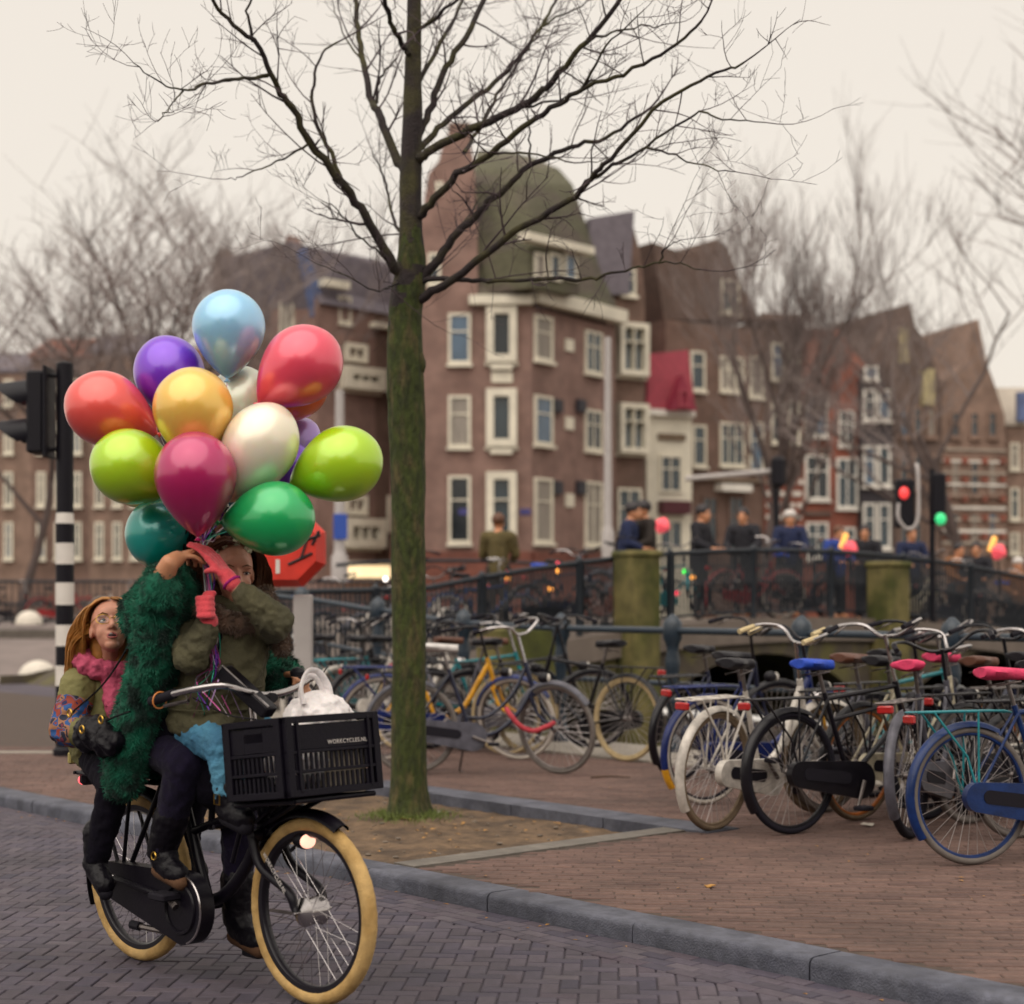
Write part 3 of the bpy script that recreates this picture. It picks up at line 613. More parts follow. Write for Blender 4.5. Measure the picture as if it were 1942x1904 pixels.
sb = MB(); q = W(982, 1190, 19.4); sb.cbox((q.x, q.y + .35, q.z - 1.0), (.95, .7, 2.0), .04, None); tag(sb.build('stone_block', M_moss), 'mossy green stone block below the bridge railing', 'stone block')
# left far railing
lr = tag(empty('far_railing'), 'dark iron railing across the far side of the tram street', 'railing')
for z in (.08, .5, 1.1):
    m = MB(); m.tube([(-18, 44.5, .72 + z), (-2.5, 44.5, .72 + z)], .04, 6); m.build('rail_bar', M_iron, lr)
pm_ = MB().lathe([(.02, 0), (.02, 1.1)], 5).mesh('baluster', M_iron)
for i in range(90): link('baluster', pm_, lr, (-18 + i * .172, 44.5, .72))
# ---------------------------------------------------------------- bare trees in the distance
M_btr = mat('far_bark', '#544845', .9, .2, 3); M_btw = mat('far_twigs', '#7c706d', .9, .2, 3)
def far_tree(base, h, spread, seed, label, name='bare_tree', lean=0.0, up=.55, twr=.016, nlev=4, dens=1.0):
    rnd = random.Random(seed); tr, tw = MB(), MB()
    def grow(p, d, ln, r, lev):
        k = 3 if lev > 1 else 5; pts = [p]; rr = [r]; q = p.copy(); dd = d.copy()
        for i in range(k):
            dd = (dd + Vector((rnd.gauss(0, .12), rnd.gauss(0, .12), rnd.gauss(.03, .08)))).normalized(); q = q + dd * ln / k; pts.append(q.copy()); rr.append(lerp(r, r * .45, (i+1)/k))
        (tr if lev < 2 else tw).tube(pts, rr, 6 if lev < 2 else 3, cap=False)
        if lev >= nlev: return
        nb = round((6, 6, 5, 4)[min(lev, 3)] * dens)
        for i in range(nb):
            f = rnd.uniform(.35 if lev else .42, 1.0); j = min(int(f * k), k - 1); b = pts[j].lerp(pts[j+1], f * k - j)
            side = Vector((rnd.gauss(0, 1), rnd.gauss(0, 1), rnd.gauss(0, .35))).normalized()
            nd = (dd * (1 - spread) + side * spread + Vector((0, 0, up * .5))).normalized()
            grow(b, nd, ln * rnd.uniform(.5, .72) * (1.25 if lev == 0 else 1), max(r * .42, twr if lev >= 2 else .02), lev + 1)
    grow(Vector((0, 0, 0)), Vector((lean, 0, 1)).normalized(), h * .52, h * .016, 0)
    root = empty(name, base); tag(root, label, 'tree', 'bare trees in the distance')
    tr.build('trunk', M_btr, root); tw.build('crown', M_btw, root); return root
far_tree((-10.8, 52, .5), 13.5, .62, 1, 'wide bare tree behind the signal head at the far left', twr=.0095, dens=1.1)
far_tree((-14.4, 49, .5), 11.0, .62, 2, 'bare tree cut by the left edge of the photo', twr=.0085)
far_tree((-12.9, 66, .5), 17.5, .55, 3, 'tall slim bare tree rising behind the blue balloon', twr=.010)
far_tree((-9.9, 50, .5), 11.0, .6, 11, 'bare tree behind the coral and lime balloons', twr=.0085)
far_tree((9.3, 62, .3), 14.0, .42, 4, 'upright bare tree in front of the wide brown house', up=1.0, twr=.010, dens=1.3)
far_tree((11.0, 68, .3), 12.5, .5, 14, 'smaller bare tree beside the red brick house', up=.8, twr=.009)
far_tree((16.6, 60, .3), 14.0, .55, 5, 'bare tree in front of the black and spired houses', up=.5, twr=.009)
far_tree((19.4, 55, .3), 18.0, .6, 6, 'big spreading bare tree at the right edge of the photo', up=.5, lean=-.05, twr=.009, dens=1.15)
# ---------------------------------------------------------------- poles and signals
M_blk = mat('signal_black', '#0d0a14', .5, .15, 10, .08, 90, spec=.25); M_wht = mat('band_white', '#d6d0c8', .6, .06, 10); M_pole = mat('grey_pole', '#a9a3a1', .5, .08, 6)
M_red = mat('red_lamp', (.9, .06, .06), .3, 0, emit=.5); M_rlens = mat('red_lens_dim', (.9, .1, .06), .25, .1, emit=4); M_grn = mat('green_lamp', (.05, .7, .25), .3, 0, emit=.35)
q = W(123, 1432, 14.4); tl = empty('traffic_signal', (q.x, q.y, PZ)); tag(tl, 'black traffic signal on a pole with black and white bands', 'traffic signal')
def zv(v): return HC + (HV - v) * 14.4 / F - PZ
MB().lathe([(.1, 0), (.1, .05), (.072, .08), (.072, zv(690)), (.06, zv(688)), (.0005, zv(684))], 20).build('pole', M_blk, tl)
for v0, v1, r0 in ((993, 953, .056), (1070, 1030, .0), (1147, 1105, 0), (1225, 1185, 0), (1300, 1262, 0)):
    MB().lathe([(.078, zv(v0)), (.078 if not r0 else .066, zv(v1)), (.06, zv(v1) + .002)], 20).build('white_band', M_wht, tl)
MB().lathe([(.0765, zv(1440)), (.0765, zv(993)), (.06, zv(993) + .001)], 20).build('sleeve', M_blk, tl)
hx = -.165; 
hd = MB(); hd.cbox((hx - .06, 0, zv(783)), (.15, .26, .70), .02); hd.build('signal_head', M_blk, tl)
for z in (zv(712), zv(852)): MB().tube([(0, 0, z), (hx, 0, z)], .02, 8).build('bracket', M_blk, tl)
MB().cbox((hx + .03, 0, zv(783)), (.025, .34, .78), .008).build('backing_board', M_blk, tl)
for i, v_ in enumerate((750, 822)):
    Mv = Matrix.Translation((hx - .125, 0, zv(v_) + .01)) @ Matrix.Rotation(R(-8), 4, 'Y'); vs = MB(); rows = []
    for k in range(21):
        a = R(-125 + 250 * k / 20); l_ = .10 + .20 * max(0, math.cos(a * .72)); rows.append([(.01, .125*math.sin(a), .125*math.cos(a)), (-l_, .13*math.sin(a), .13*math.cos(a)), (-l_, .122*math.sin(a), .122*math.cos(a)), (.01, .117*math.sin(a), .117*math.cos(a))])
    vs.grid(rows, Mv, closed=True); vs.build('visor', mat('visor_black', '#16151d', .5, .1, 10, spec=.3), tl)
    MB().ell((hx - .14, 0, zv(v_) + .01), (.02, .1, .1), 14, 8).build('lens', M_rlens if i == 0 else mat('dark_lens', '#25151a', .2, .1), tl)
# far signal pair on the bridge
q = W(1768, 1110, 27); fs_ = empty('far_signal', (q.x, q.y, 0)); tag(fs_, 'pair of blurred signal heads, one red one green, beyond the bridge', 'traffic signal')
def zf(v): return HC + (HV - v) * 27 / F
def xf(u): return (u - 1768) * 27 / F
MB().lathe([(.05, .3), (.05, zf(890))], 10).build('pole', M_blk, fs_)
MB().cbox((xf(1715), 0, zf(955)), (.3, .22, .78), .03).build('signal_head', M_blk, fs_); MB().cbox((xf(1778), 0, zf(945)), (.24, .22, .8), .03).build('signal_head', M_blk, fs_)
MB().ell((xf(1711), -.13, zf(936)), (.08, .05, .1), 12, 8).build('red_lamp', M_red, fs_); MB().ell((xf(1780), -.13, zf(985)), (.09, .05, .1), 12, 8).build('green_lamp', M_grn, fs_)
MB().tube(spline([(xf(1700), -.14, zf(955)), (xf(1700), -.16, zf(985)), (xf(1718), -.16, zf(1004)), (xf(1736), -.16, zf(985)), (xf(1738), -.1, zf(900)), (xf(1738), 0, zf(880))], 5), .03, 8).build('hooked_pipe', M_pole, fs_)
# lamp posts and plain poles
def pole(name, label, u, vb, d, vt, r, m, cat='pole'):
    q = W(u, vb, d); o = empty(name, q); tag(o, label, cat); h = (vb - vt) * d / F
    MB().lathe([(r * 1.5, 0), (r * 1.5, h * .12), (r * 1.1, h * .14), (r, h * .16), (r * .75, h)], 12).build('shaft', m, o); return o, h
o, h = pole('lamp_post', 'pale grey lamp post in front of the corner house', 1153, 1060, 34, 640, .085, M_pole, 'lamp post')
o, h = pole('sign_pole', 'grey pole carrying a small blue traffic plate below lime balloon', 644, 1100, 33, 740, .11, M_pole, 'sign pole')
MB().cbox((.03, -.13, h * .28), (.27, .03, .5), .008).build('blue_plate', mat('blue_sign', '#2448a0', .5, .08), o)
q = W(1475, 905, 45); pa = empty('signal_arm', q); tag(pa, 'horizontal signal arm with dark round head before the brown house', 'signal arm')
MB().tube([W(1300, 908, 45) - q, W(1470, 893, 45) - q], .07, 8).build('arm', M_pole, pa); MB().cbox(W(1476, 895, 44.8) - q, (.4, .3, .85), .1).build('signal_head', M_blk, pa); MB().tube([W(1470, 893, 45.3) - q, W(1476, 1100, 45.3) - q], .09, 8).build('pole', M_blk, pa)
# red octagonal box on a grey post
q = W(575, 1300, 12.2); rb = empty('red_box_sign', (q.x, q.y, .02)); tag(rb, 'red octagonal box with black strokes on a broad grey post', 'sign')
M_rbox = mat('red_enamel', '#d2301f', .5, .1, 8, coat=.1); M_rdk = mat('black_marks', '#1c1418', .6, .05)
MB().cbox((0, 0, .72), (.135, .09, 1.42), .012).build('post', M_pole, rb)
def zo(v): return HC + (HV - v) * 12.2 / F - .02
oc = [(.30 * math.cos(R(22.5 + 45*i)), .30 * math.sin(R(22.5 + 45*i))) for i in range(8)]
Mo = Matrix.Translation((-.115, -.08, zo(1040))) @ PXZ
b = MB(); fr_ = [(x * .82, y * .82, -.09) for x, y in oc]; md = [(x, y, 0) for x, y in oc]; bk = [(x, y, .12) for x, y in oc]
b.add(fr_ + md + bk, [tuple(range(8)), tuple(range(23, 15, -1))] + [(i, (i+1)%8, 8+(i+1)%8, 8+i) for i in range(8)] + [(8+i, 8+(i+1)%8, 16+(i+1)%8, 16+i) for i in range(8)], Mo); b.build('box', M_rbox, rb, False)
for a_, b2 in (((.03, -.12), (.2, -.04)), ((.12, -.08), (.17, .08)), ((.08, .03), (.26, .09)), ((.17, .08), (.1, .13)), ((.2, .02), (.25, .12))):
    p, p2 = Vector((a_[0], a_[1], -.093)), Vector((b2[0], b2[1], -.093)); MB().tube([Mo @ p, Mo @ p2], .011, 4).build('stroke', M_rdk, rb)
MB().box((-.16, -.172, zo(1075)), (.03, .006, .1)).build('sticker', M_wht, rb, False)

# houses on the near side of the street, behind the camera: their gables mirror in the balloons
for i, (x, wd, h, m, st_) in enumerate(((-15, 7.5, 6.0, M_bB, 'g'), (-7.2, 7.0, 8.0, M_bF, 'g'), (0.3, 7.0, 6.0, M_bB, 'f'), (8.0, 7.5, 8.0, M_bF, 'g'), (16, 7.5, 6.5, M_bB, 'f'))):
    o = empty('street_house', (x, -17, 0)); tag(o, ['brown gabled house', 'pale brown tall gabled house', 'flat-topped brown house', 'tallest gabled house', 'flat-topped end house'][i] + ' across the street, mirrored in the balloons', 'house', 'houses across the street')
    pl = [(-wd/2, 0), (wd/2, 0), (wd/2, h), (.6, h + 3.2), (-.6, h + 3.2), (-wd/2, h)] if st_ == 'g' else [(-wd/2, 0), (wd/2, 0), (wd/2, h), (-wd/2, h)]
    MB().prism(pl, 6, Matrix.Translation((0, -6, 0)) @ PXZ).build('wall', m, o, False)
    for fz in range(3):
        for fx in (-1, 0, 1):
            f = MB().box((fx * wd * .3, .05, 2.0 + fz * 2.9), (1.3, .12, 1.9)).build('window', M_cream, o, False); MB().box((fx * wd * .3, .12, 2.0 + fz * 2.9), (1.0, .04, 1.6)).build('pane', M_glass, f, False)
# ---------------------------------------------------------------- street tree in the planting pit
M_bark = mat('mossy_bark', '#343c16', .95, .5, 30, 1.0, 45, col2='#4c4529', c2scale=16, c2lo=.48, c2hi=.68, stretch=(1, 1, .4)); M_limb = mat('limb_bark', '#2b2324', .9, .3, 20, .6, 60, col2='#3f3b22', c2scale=4)
M_twig = mat('twig_bark', '#43363a', .9, .25, 20)
TD = 10.64; PXM = TD / F
tree = tag(empty('street_tree', W(775, 1548, TD)), 'bare mossy street tree in the planting pit with many fine twigs', 'tree'); T0 = Vector(tree.location)
def TP(u, v, dy=0.0): return W(u, v, TD + dy) - T0
tr = MB(); rnd = random.Random(21)
cen = [(775, 1556, 52), (775, 1540, 45), (775, 1515, 39), (775, 1470, 35.5), (775, 1400, 34.5), (776, 1250, 34), (774, 1080, 33), (773, 930, 33), (771, 860, 34), (770, 800, 36), (770, 760, 36), (769, 700, 37), (768, 640, 35), (770, 590, 32), (776, 540, 31), (780, 490, 28), (779, 440, 23), (779, 380, 21), (780, 300, 21), (782, 220, 19), (783, 150, 17), (785, 60, 14.5), (786, -30, 13), (790, -160, 10), (796, -320, 5)]
NB = 44; rows = []
C3 = spline([TP(u, v) for u, v, r in cen], 10); RR = []
for i in range(len(cen) - 1):
    for j in range(10): RR.append(lerp(cen[i][2], cen[i+1][2], j/10))
RR.append(cen[-1][2])
for p, r in zip(C3, RR):
    row = []
    for j in range(NB):
        a = 2*math.pi*j/NB; q = Vector((math.cos(a), math.sin(a), 0)); h = p.z
        k = 1 + .06 * noise.noise(Vector((q.x*2.2, q.y*2.2, h*1.6))) + .14 * max(0, noise.noise(Vector((q.x*1.5+5, q.y*1.5, h*2.6)))) * (1 if h > 1.9 else .3) + .035 * noise.noise(Vector((q.x*7, q.y*7, h*3.5))) + .02 * noise.noise(Vector((q.x*14, q.y*14, h*11)))
        if h < .2: k += .16 * max(0, math.sin(a * 5 + 1)) * (1 - h / .2)
        row.append(p + q * (r * .95 * PXM * k))
    rows.append(row)
tr.grid(rows, closed=True); trunk = tr.build('trunk', [M_bark, M_limb], tree)
for pl_ in trunk.data.polygons:
    if pl_.center.z + .5 * noise.noise(pl_.center * 3) + .25 * noise.noise(pl_.center * 9) > 3.45: pl_.material_index = 1
for u, v, rr in ((745, 745, .04), (797, 690, .036)):
    b = MB(); b.ell(TP(u, v, -.03), (rr, rr * .9, rr * 1.8), 14, 10); b.v = [tuple(Vector(q_) * (1 + .012 * noise.noise(Vector(q_) * 30))) for q_ in b.v]; b.build('burr', M_bark, trunk)
rt = MB(); rnd.seed(5)
for a in (.3, 1.4, 2.5, 3.6, 4.6, 5.6):
    pts = [Vector((.12*math.cos(a), .12*math.sin(a), .05))]; 
    for k in range(1, 6): pts.append(Vector((math.cos(a + .15*k*rnd.uniform(-1, 1)) * (.12 + .09*k), math.sin(a + .1*k) * (.12 + .09*k), .035 - .012*k)))
    rt.tube(pts, [.045, .035, .028, .02, .014, .008], 7)
rt.build('roots', M_bark, trunk) if False else None
limbs = [  # points in photo units, start and end radius in photo pixels, depth offset at the tip
 ([(772, 530), (742, 502), (700, 425), (652, 352), (590, 270), (545, 195), (520, 153), (480, 80), (420, 26), (385, -40)], 13, 3, -1.2),
 ([(650, 350), (628, 290), (593, 212), (597, 150), (613, 100), (640, 80)], 6, 2, -.2), ([(508, 143), (450, 150), (393, 159), (347, 173), (307, 159), (254, 120)], 4.5, 1.0, -1.8), ([(480, 80), (470, 20), (500, -40)], 4, 1.5, -1.0), ([(347, 173), (325, 195), (300, 230)], 2, .8, -1.9), ([(590, 270), (540, 300), (470, 330), (430, 340)], 3, .8, -.6), ([(742, 502), (690, 455), (640, 400), (610, 380)], 3, .8, -.8),
 ([(775, 330), (752, 300), (722, 225), (706, 193), (690, 120), (678, 40), (670, -40)], 12, 5, .8), ([(714, 195), (722, 146), (752, 112)], 4.5, 2, .5), ([(690, 120), (650, 60), (630, 0)], 3, 1, 1.2),
 ([(770, 450), (752, 430), (738, 380), (725, 332), (706, 286)], 5, 1.6, .9),
 ([(785, 310), (812, 288), (892, 246), (978, 206), (1030, 170), (1064, 133), (1111, 80), (1171, 7), (1210, -50)], 11, 4, -.9), ([(1111, 80), (1160, 60), (1230, 50), (1300, 40)], 3.5, .8, -1.2), ([(978, 206), (1060, 190), (1130, 150)], 3.5, 1, -.4),
 ([(788, 290), (830, 245), (892, 193), (965, 133), (1005, 80), (1024, 53), (1060, -10)], 8, 3, .8), ([(1024, 53), (1100, 10), (1170, -20)], 3, 1, .9),
 ([(785, 420), (815, 390), (865, 332), (932, 292), (1005, 232), (1055, 200), (1104, 169), (1184, 139), (1270, 93), (1330, 40)], 10, 2.5, -1.4), ([(1104, 169), (1150, 90), (1220, 20)], 3.5, 1, -1.5), ([(932, 292), (1000, 290), (1090, 310), (1160, 300)], 3, .8, -.9),
 ([(785, 545), (815, 510), (858, 452), (910, 400), (958, 359), (1005, 315), (1084, 279), (1150, 262), (1220, 215)], 12, 3, -.5), ([(1005, 315), (1005, 250), (1000, 200)], 3, 1, -.6),
 ([(785, 575), (830, 548), (892, 505), (978, 438), (1078, 379), (1120, 340), (1157, 299), (1257, 193), (1343, 146), (1410, 119)], 11, 2, -1.7), ([(1104, 356), (1160, 315), (1224, 279), (1317, 219), (1370, 226), (1450, 232)], 5, 1, -1.5), ([(1224, 279), (1290, 300), (1360, 320), (1420, 330)], 2.5, .7, -1.7),
 ([(790, 535), (830, 528), (900, 531), (958, 534), (1091, 531), (1150, 522), (1197, 511), (1264, 499), (1330, 511)], 7, 1.2, -1.0), ([(1250, 500), (1262, 470), (1290, 455)], 2.5, .8, -1.0), ([(770, 520), (740, 545), (710, 550), (650, 520), (600, 500)], 3, .8, -.9),
 ([(788, 270), (812, 210), (845, 133), (892, 53), (925, -20), (950, -80)], 9, 5, .5), ([(786, 170), (838, 80), (878, 0), (900, -60)], 6, 3, 1.0), ([(782, 110), (765, 86), (745, 53), (729, 0), (715, -50)], 7, 4, -.6), ([(786, 60), (830, 30), (880, -15)], 5, 3, -.5),
 ([(880, 290), (905, 250), (945, 179), (985, 115), (1011, 80), (1044, 33)], 5, 2, 1.0), ([(790, 560), (850, 470), (905, 385), (960, 320)], 4, 1.5, 1.1)]
lb = MB(); tw = MB(); rnd = random.Random(77); ntw = 0
def twig(p, d, ln, r, lev):
    global ntw; ntw += 1
    k = 5; pts = [p]; rr = [r]; q = p.copy(); dd = d.copy(); bend = Vector((rnd.gauss(0, .05), rnd.gauss(0, .05), rnd.gauss(.05, .09)))
    for i in range(k):
        dd = (dd + bend + Vector((rnd.gauss(0, .09), rnd.gauss(0, .09), rnd.gauss(0, .09)))).normalized(); q = q + dd * ln / k; pts.append(q.copy()); rr.append(lerp(r, max(.0011, r * .3), (i+1)/k))
    tw.tube(pts, rr, 4 if lev == 0 else 3, cap=False)
    if lev < 2:
        for i in range(rnd.randint(3, 5) if lev == 0 else rnd.randint(1, 3)):
            f = rnd.uniform(.2, 1); j = min(int(f*k), k-1); b = pts[j].lerp(pts[j+1], f*k-j); side = Vector((rnd.gauss(0, 1), rnd.gauss(0, 1), rnd.gauss(.2, .6))).normalized()
            twig(b, (dd * .6 + side * .75).normalized(), ln * rnd.uniform(.35, .6), max(r * .5, .0012), lev + 1)
for L_ in limbs:
    px, r0, r1, dz = L_; n = len(px); pts = []
    base_off = 0 if px[0][0] in (772, 775, 770, 785, 788, 790, 786, 782) else None
    if base_off is None:                                # start at the depth of the limb it leaves
        best = min((abs(px[0][0]-a)+abs(px[0][1]-b_), o) for a, b_, o in _hist); base_off = best[1]
    for i, (u, v) in enumerate(px): pts.append((u, v, lerp(base_off, dz, (i/(n-1))**1.2)))
    if L_ is limbs[0]: _hist = []
    _hist += [(u, v, o) for u, v, o in pts]
    P3 = spline([TP(u, v, o) for u, v, o in pts], 5); m = len(P3); rr = [lerp(r0, r1, (i/(m-1))**.75) * PXM * .88 for i in range(m)]
    for i in range(2, m-1): P3[i] = P3[i] + Vector((rnd.gauss(0, .006), rnd.gauss(0, .006), rnd.gauss(0, .006)))
    lb.tube(P3, rr, 9 if r0 > 6 else 6, cap=False)
    tot = sum((P3[i+1]-P3[i]).length for i in range(m-1)); acc = 0; nxt = tot * (.22 if r0 > 6 else .1)
    for i in range(m-1):
        acc += (P3[i+1]-P3[i]).length
        while acc > nxt:
            d = (P3[i+1]-P3[i]).normalized(); side = Vector((rnd.gauss(0, 1), rnd.gauss(0, .8), rnd.gauss(.25, .8))).normalized()
            twig(P3[i], (d * .55 + side * .8).normalized(), rnd.uniform(.2, .65) * (1.15 - .55 * acc/tot), rr[i] * .32 + .0012, 0); nxt += rnd.uniform(.11, .26)
    if True: twig(P3[-1], (P3[-1]-P3[-3]).normalized(), rnd.uniform(.25, .45), rr[-1], 0)
lb.build('limbs', M_limb, tree); o = tw.build('crown', M_twig, tree)
# ---------------------------------------------------------------- bicycles
M_chr = mat('chrome', '#b9b4b4', .22, .1, 20, metal=1); M_rub = mat('black_rubber', '#15121c', .8, .15, 20, spec=.3); M_steel = mat('dull_steel', '#77706e', .4, .3, 20, metal=.9)
def paint(name, c, r=.35): return mat('paint_' + name, c, r, .2, 14, .08, 80, coat=.15, spec=.35, stain=(9, .4))
M_spk = mat('spoke_steel', '#b0a9a8', .35, .2, 20, metal=.6)
P = dict(black=paint('black', '#0f0c15'), navy=paint('navy', '#1c2038'), blue=paint('blue', '#0c2b60'), deep=paint('deep_blue', '#152560'), white=paint('white', '#cfc8bf', .45), cream=paint('cream', '#c9bfa6', .45), teal=paint('teal', '#1f7d86'), yellow=paint('yellow', '#d69a26'), grey=paint('grey', '#595862'), red=paint('red', '#8e2a2c'), orange=paint('orange', '#b5672b'), purple=paint('purple', '#5a3c84'))
M_tyreb = mat('tyre_black', '#17141f', .85, .2, 30, spec=.3); M_tyrec = mat('tyre_cream', '#a8946f', .85, .15, 20); M_tyrebr = mat('tyre_brown', '#6f5e4b', .9, .2, 20); M_tyrew = mat('tyre_white', '#b9b0a6', .8, .12, 20); M_tyreg = mat('tyre_grey', '#6c6560', .85, .15, 20)
M_sblack = mat('saddle_black', '#121018', .5, .1, 20, spec=.35); M_spink = mat('saddle_pink', '#d13a63', .8, .15, 30, .3, 80); M_sblue = mat('saddle_blue', '#1d46b4', .6, .15, 30, .3, 80); M_swhite = mat('saddle_white', '#c9c5c2', .6, .2, 14); M_sbrown = mat('saddle_brown', '#5b3626', .5, .15)
M_tail = mat('tail_red', '#a51f1f', .25, .1, 10, coat=.5); M_cork = mat('cork_grip', '#c9b68c', .8, .15, 20); M_lampg = mat('lamp_glass', '#cfc9c0', .15, .05)
_wh = {}
def wheel_meshes(tm, rm, Rw, tr_, lod, spm):
    k = (tm.name, rm.name, Rw, tr_, lod)
    if k not in _wh:
        n = 56 if lod else 28; q = Rw - tr_
        ty = MB().torus(q, tr_, n, 10 if lod else 6).mesh('wheel', tm)
        rim = MB(); rows = [[(r_*math.cos(2*math.pi*i/n), y, r_*math.sin(2*math.pi*i/n)) for r_, y in ((q - tr_*.6, .012), (q - tr_*1.3, .011), (q - tr_*1.55, .006), (q - tr_*1.55, -.006), (q - tr_*1.3, -.011), (q - tr_*.6, -.012))] for i in range(n)]
        rim.grid(rows + [rows[0]]); rim = rim.mesh('rim', rm)
        hub = MB().lathe([(.004, -.07), (.004, -.05), (.025, -.032), (.025, -.028), (.017, -.02), (.017, .02), (.025, .028), (.025, .032), (.004, .05), (.004, .07)], 10, Matrix.Rotation(R(90), 4, 'X')).mesh('hub', M_steel)
        sp = MB()
        for i in range(32 if lod else 16):
            a = 2*math.pi*i/(32 if lod else 16); b = a + (.55 if i % 2 else -.55) * (1 if (i//2) % 2 else .8); y = .028 if i % 4 < 2 else -.028
            sp.tube([(.023*math.cos(b), y, .023*math.sin(b)), ((q - tr_*1.4)*math.cos(a), 0, (q - tr_*1.4)*math.sin(a))], .0019 if lod else .002, 3, cap=False)
        _wh[k] = (ty, rim, hub, sp.mesh('spokes', spm))
    return _wh[k]
def arc_guard(c, r, a0, a1, wd, m, name, parent, M=None, th=.003, n=22):
    rows = []
    for i in range(n + 1):
        a = R(lerp(a0, a1, i/n)); row = []
        for y, dr in ((-wd, -.018), (-wd*.8, -.004), (-wd*.4, .006), (0, .009), (wd*.4, .006), (wd*.8, -.004), (wd, -.018)): row.append((c[0] + (r+dr)*math.cos(a), c[1] + y, c[2] + (r+dr)*math.sin(a)))
        for y, dr in ((wd, -.021), (0, .005), (-wd, -.021)): row.append((c[0] + (r+dr)*math.cos(a), c[1] + y, c[2] + (r+dr)*math.sin(a)))
        rows.append(row)
    b = MB(); b.grid(rows, M, closed=True); return b.build(name, m, parent)
def saddle_mb(c, ln=.27, wd=.21, M=None):
    b = MB(); rows = []
    for i in range(13):
        t = i/12; x = c[0] - ln*.5 + ln*t; h = wd*.5*(.25 + .75*max(0, math.cos(min(1, t*1.35)*math.pi/2))**1.3) * (min(1, (t + .03)/.1)**.5) * (1 if t < .93 else .7); zt = c[2] + .02*(1-t)**2 + .006*math.sin(t*3)
        row = []
        for j in range(12):
            a = 2*math.pi*j/12; row.append((x, c[1] + h*math.cos(a), zt + (.03 if math.sin(a) > 0 else .045*(1 - .4*t)) * math.sin(a) * (.6 + .4*min(1, (t+.05)/.2))))
        rows.append(row)
    b.grid(rows, M, closed=True); n = len(b.v); b.f.append(list(range(11, -1, -1))); b.f.append(list(range(n-12, n))); b.t += [0, 0]; b.mi += [0, 0]; return b
def make_bike(label, loc, rz, frame='black', tyre=None, rim=None, fork=None, guard=None, rguard=None, saddle=None, case=None, rack='black', style='dame', bar='chrome', steer=0, lean=0, lod=1, Rw=.35, tr_=.019, grips=None, tailc=True, lamp=True, name='bicycle', group=None, stand=False, wb=1.12, basket=None, bar_h=1.08, guard_tip=None, half=None, zoff=0, coat_guard=False):
    tyre = tyre or M_tyreb; rim = rim or M_steel; fm = P[frame]; fk = P[fork or frame]; gm = P[guard or frame] if guard != 'chrome' else M_chr; rg = P[rguard] if rguard else gm
    saddle = saddle or M_sblack; bm = M_chr if bar == 'chrome' else P[bar]; grips = grips or M_rub
    root = empty(name, loc); root.rotation_euler = (R(lean), 0, rz); root.rotation_mode = 'XYZ'; tag(root, label, 'bicycle', group)
    n = 8 if lod else 5
    ty, ri, hu, sp = wheel_meshes(tyre, rim, Rw, tr_, lod, M_spk)
    hb, ht = Vector((wb - .19, 0, Rw + .27)), Vector((wb - .255, 0, Rw + .50)); ax = (ht - hb).normalized()
    SM = Matrix.Translation(hb) @ Matrix.Rotation(R(steer), 4, ax) @ Matrix.Translation(-hb)
    for c, M in (((0, 0, Rw), Matrix()), ((wb, 0, Rw), SM)):
        wo = link('wheel', ty, root); wo.matrix_local = M @ Matrix.Translation(c) @ Matrix.Rotation(random.uniform(0, 6), 4, 'Y')
        link('rim', ri, wo); link('hub', hu, wo); tag(link('spokes', sp, wo), kind='stuff')
    bb = Vector((.46, 0, .285)); stp = Vector((.275, 0, .80)); fr = MB(); r_ = .016
    fr.tube([bb, stp], r_, n); fr.tube([hb - ax*.02, ht], .02, n)
    if style == 'dame':
        fr.tube(spline([hb + ax*.03, (.78, 0, .43), (.62, 0, .31), bb], 5), .018, n); fr.tube(spline([ht - ax*.03, (.76, 0, .60), (.58, 0, .44), lerp(bb, stp, .28)], 5), .013, n)
    elif style == 'swan':
        fr.tube(spline([ht - ax*.05, (.80, 0, .66), (.68, 0, .45), (.55, 0, .36), bb], 6), .022, n)
    else:
        fr.tube([hb + ax*.02, bb], .017, n); fr.tube([ht - ax*.03, stp - Vector((-.01, 0, .04))], .015, n)
        if style == 'transport': fr.tube([ht - ax*.13, lerp(bb, stp, .68)], .013, n)
    for y in (-.055, .055):
        fr.tube([(0, y, Rw), (bb.x - .06, y * .7, bb.z)], .009, n); fr.tube([(0, y, Rw), (stp.x + .01, y * .4, stp.z - .04)], .008, n)
    fr.tube([(bb.x, -.04, bb.z), (bb.x, .04, bb.z)], .022, n); fr.build('frame', fm, root)
    f = MB(); cr = hb - ax * .02
    for y in (-.055, .055): f.tube(spline([cr + Vector((0, y, 0)), cr + Vector((.06, y, -.14)), Vector((wb - .02, y, Rw + .04)), Vector((wb, y, Rw))], 4), [.013]*9 + [.011]*3 + [.009], n, M=SM)
    f.tube([cr + Vector((0, -.06, .005)), cr + Vector((0, .06, .005))], .018, n, M=SM); f.build('fork', fk, root)
    hbz = bar_h; sx = ht.x - (hbz - ht.z) * .27
    h = MB(); h.tube([ht, (sx, 0, hbz)], .012, n, M=SM)
    h.tube(spline([(sx - .20, -.28, hbz + .03), (sx - .06, -.285, hbz + .07), (sx + .06, -.2, hbz + .07), (sx + .05, -.08, hbz), (sx + .04, 0, hbz - .01), (sx + .05, .08, hbz), (sx + .06, .2, hbz + .07), (sx - .06, .285, hbz + .07), (sx - .20, .28, hbz + .03)], 4), .011, n, M=SM); ho = h.build('handlebar', bm, root)
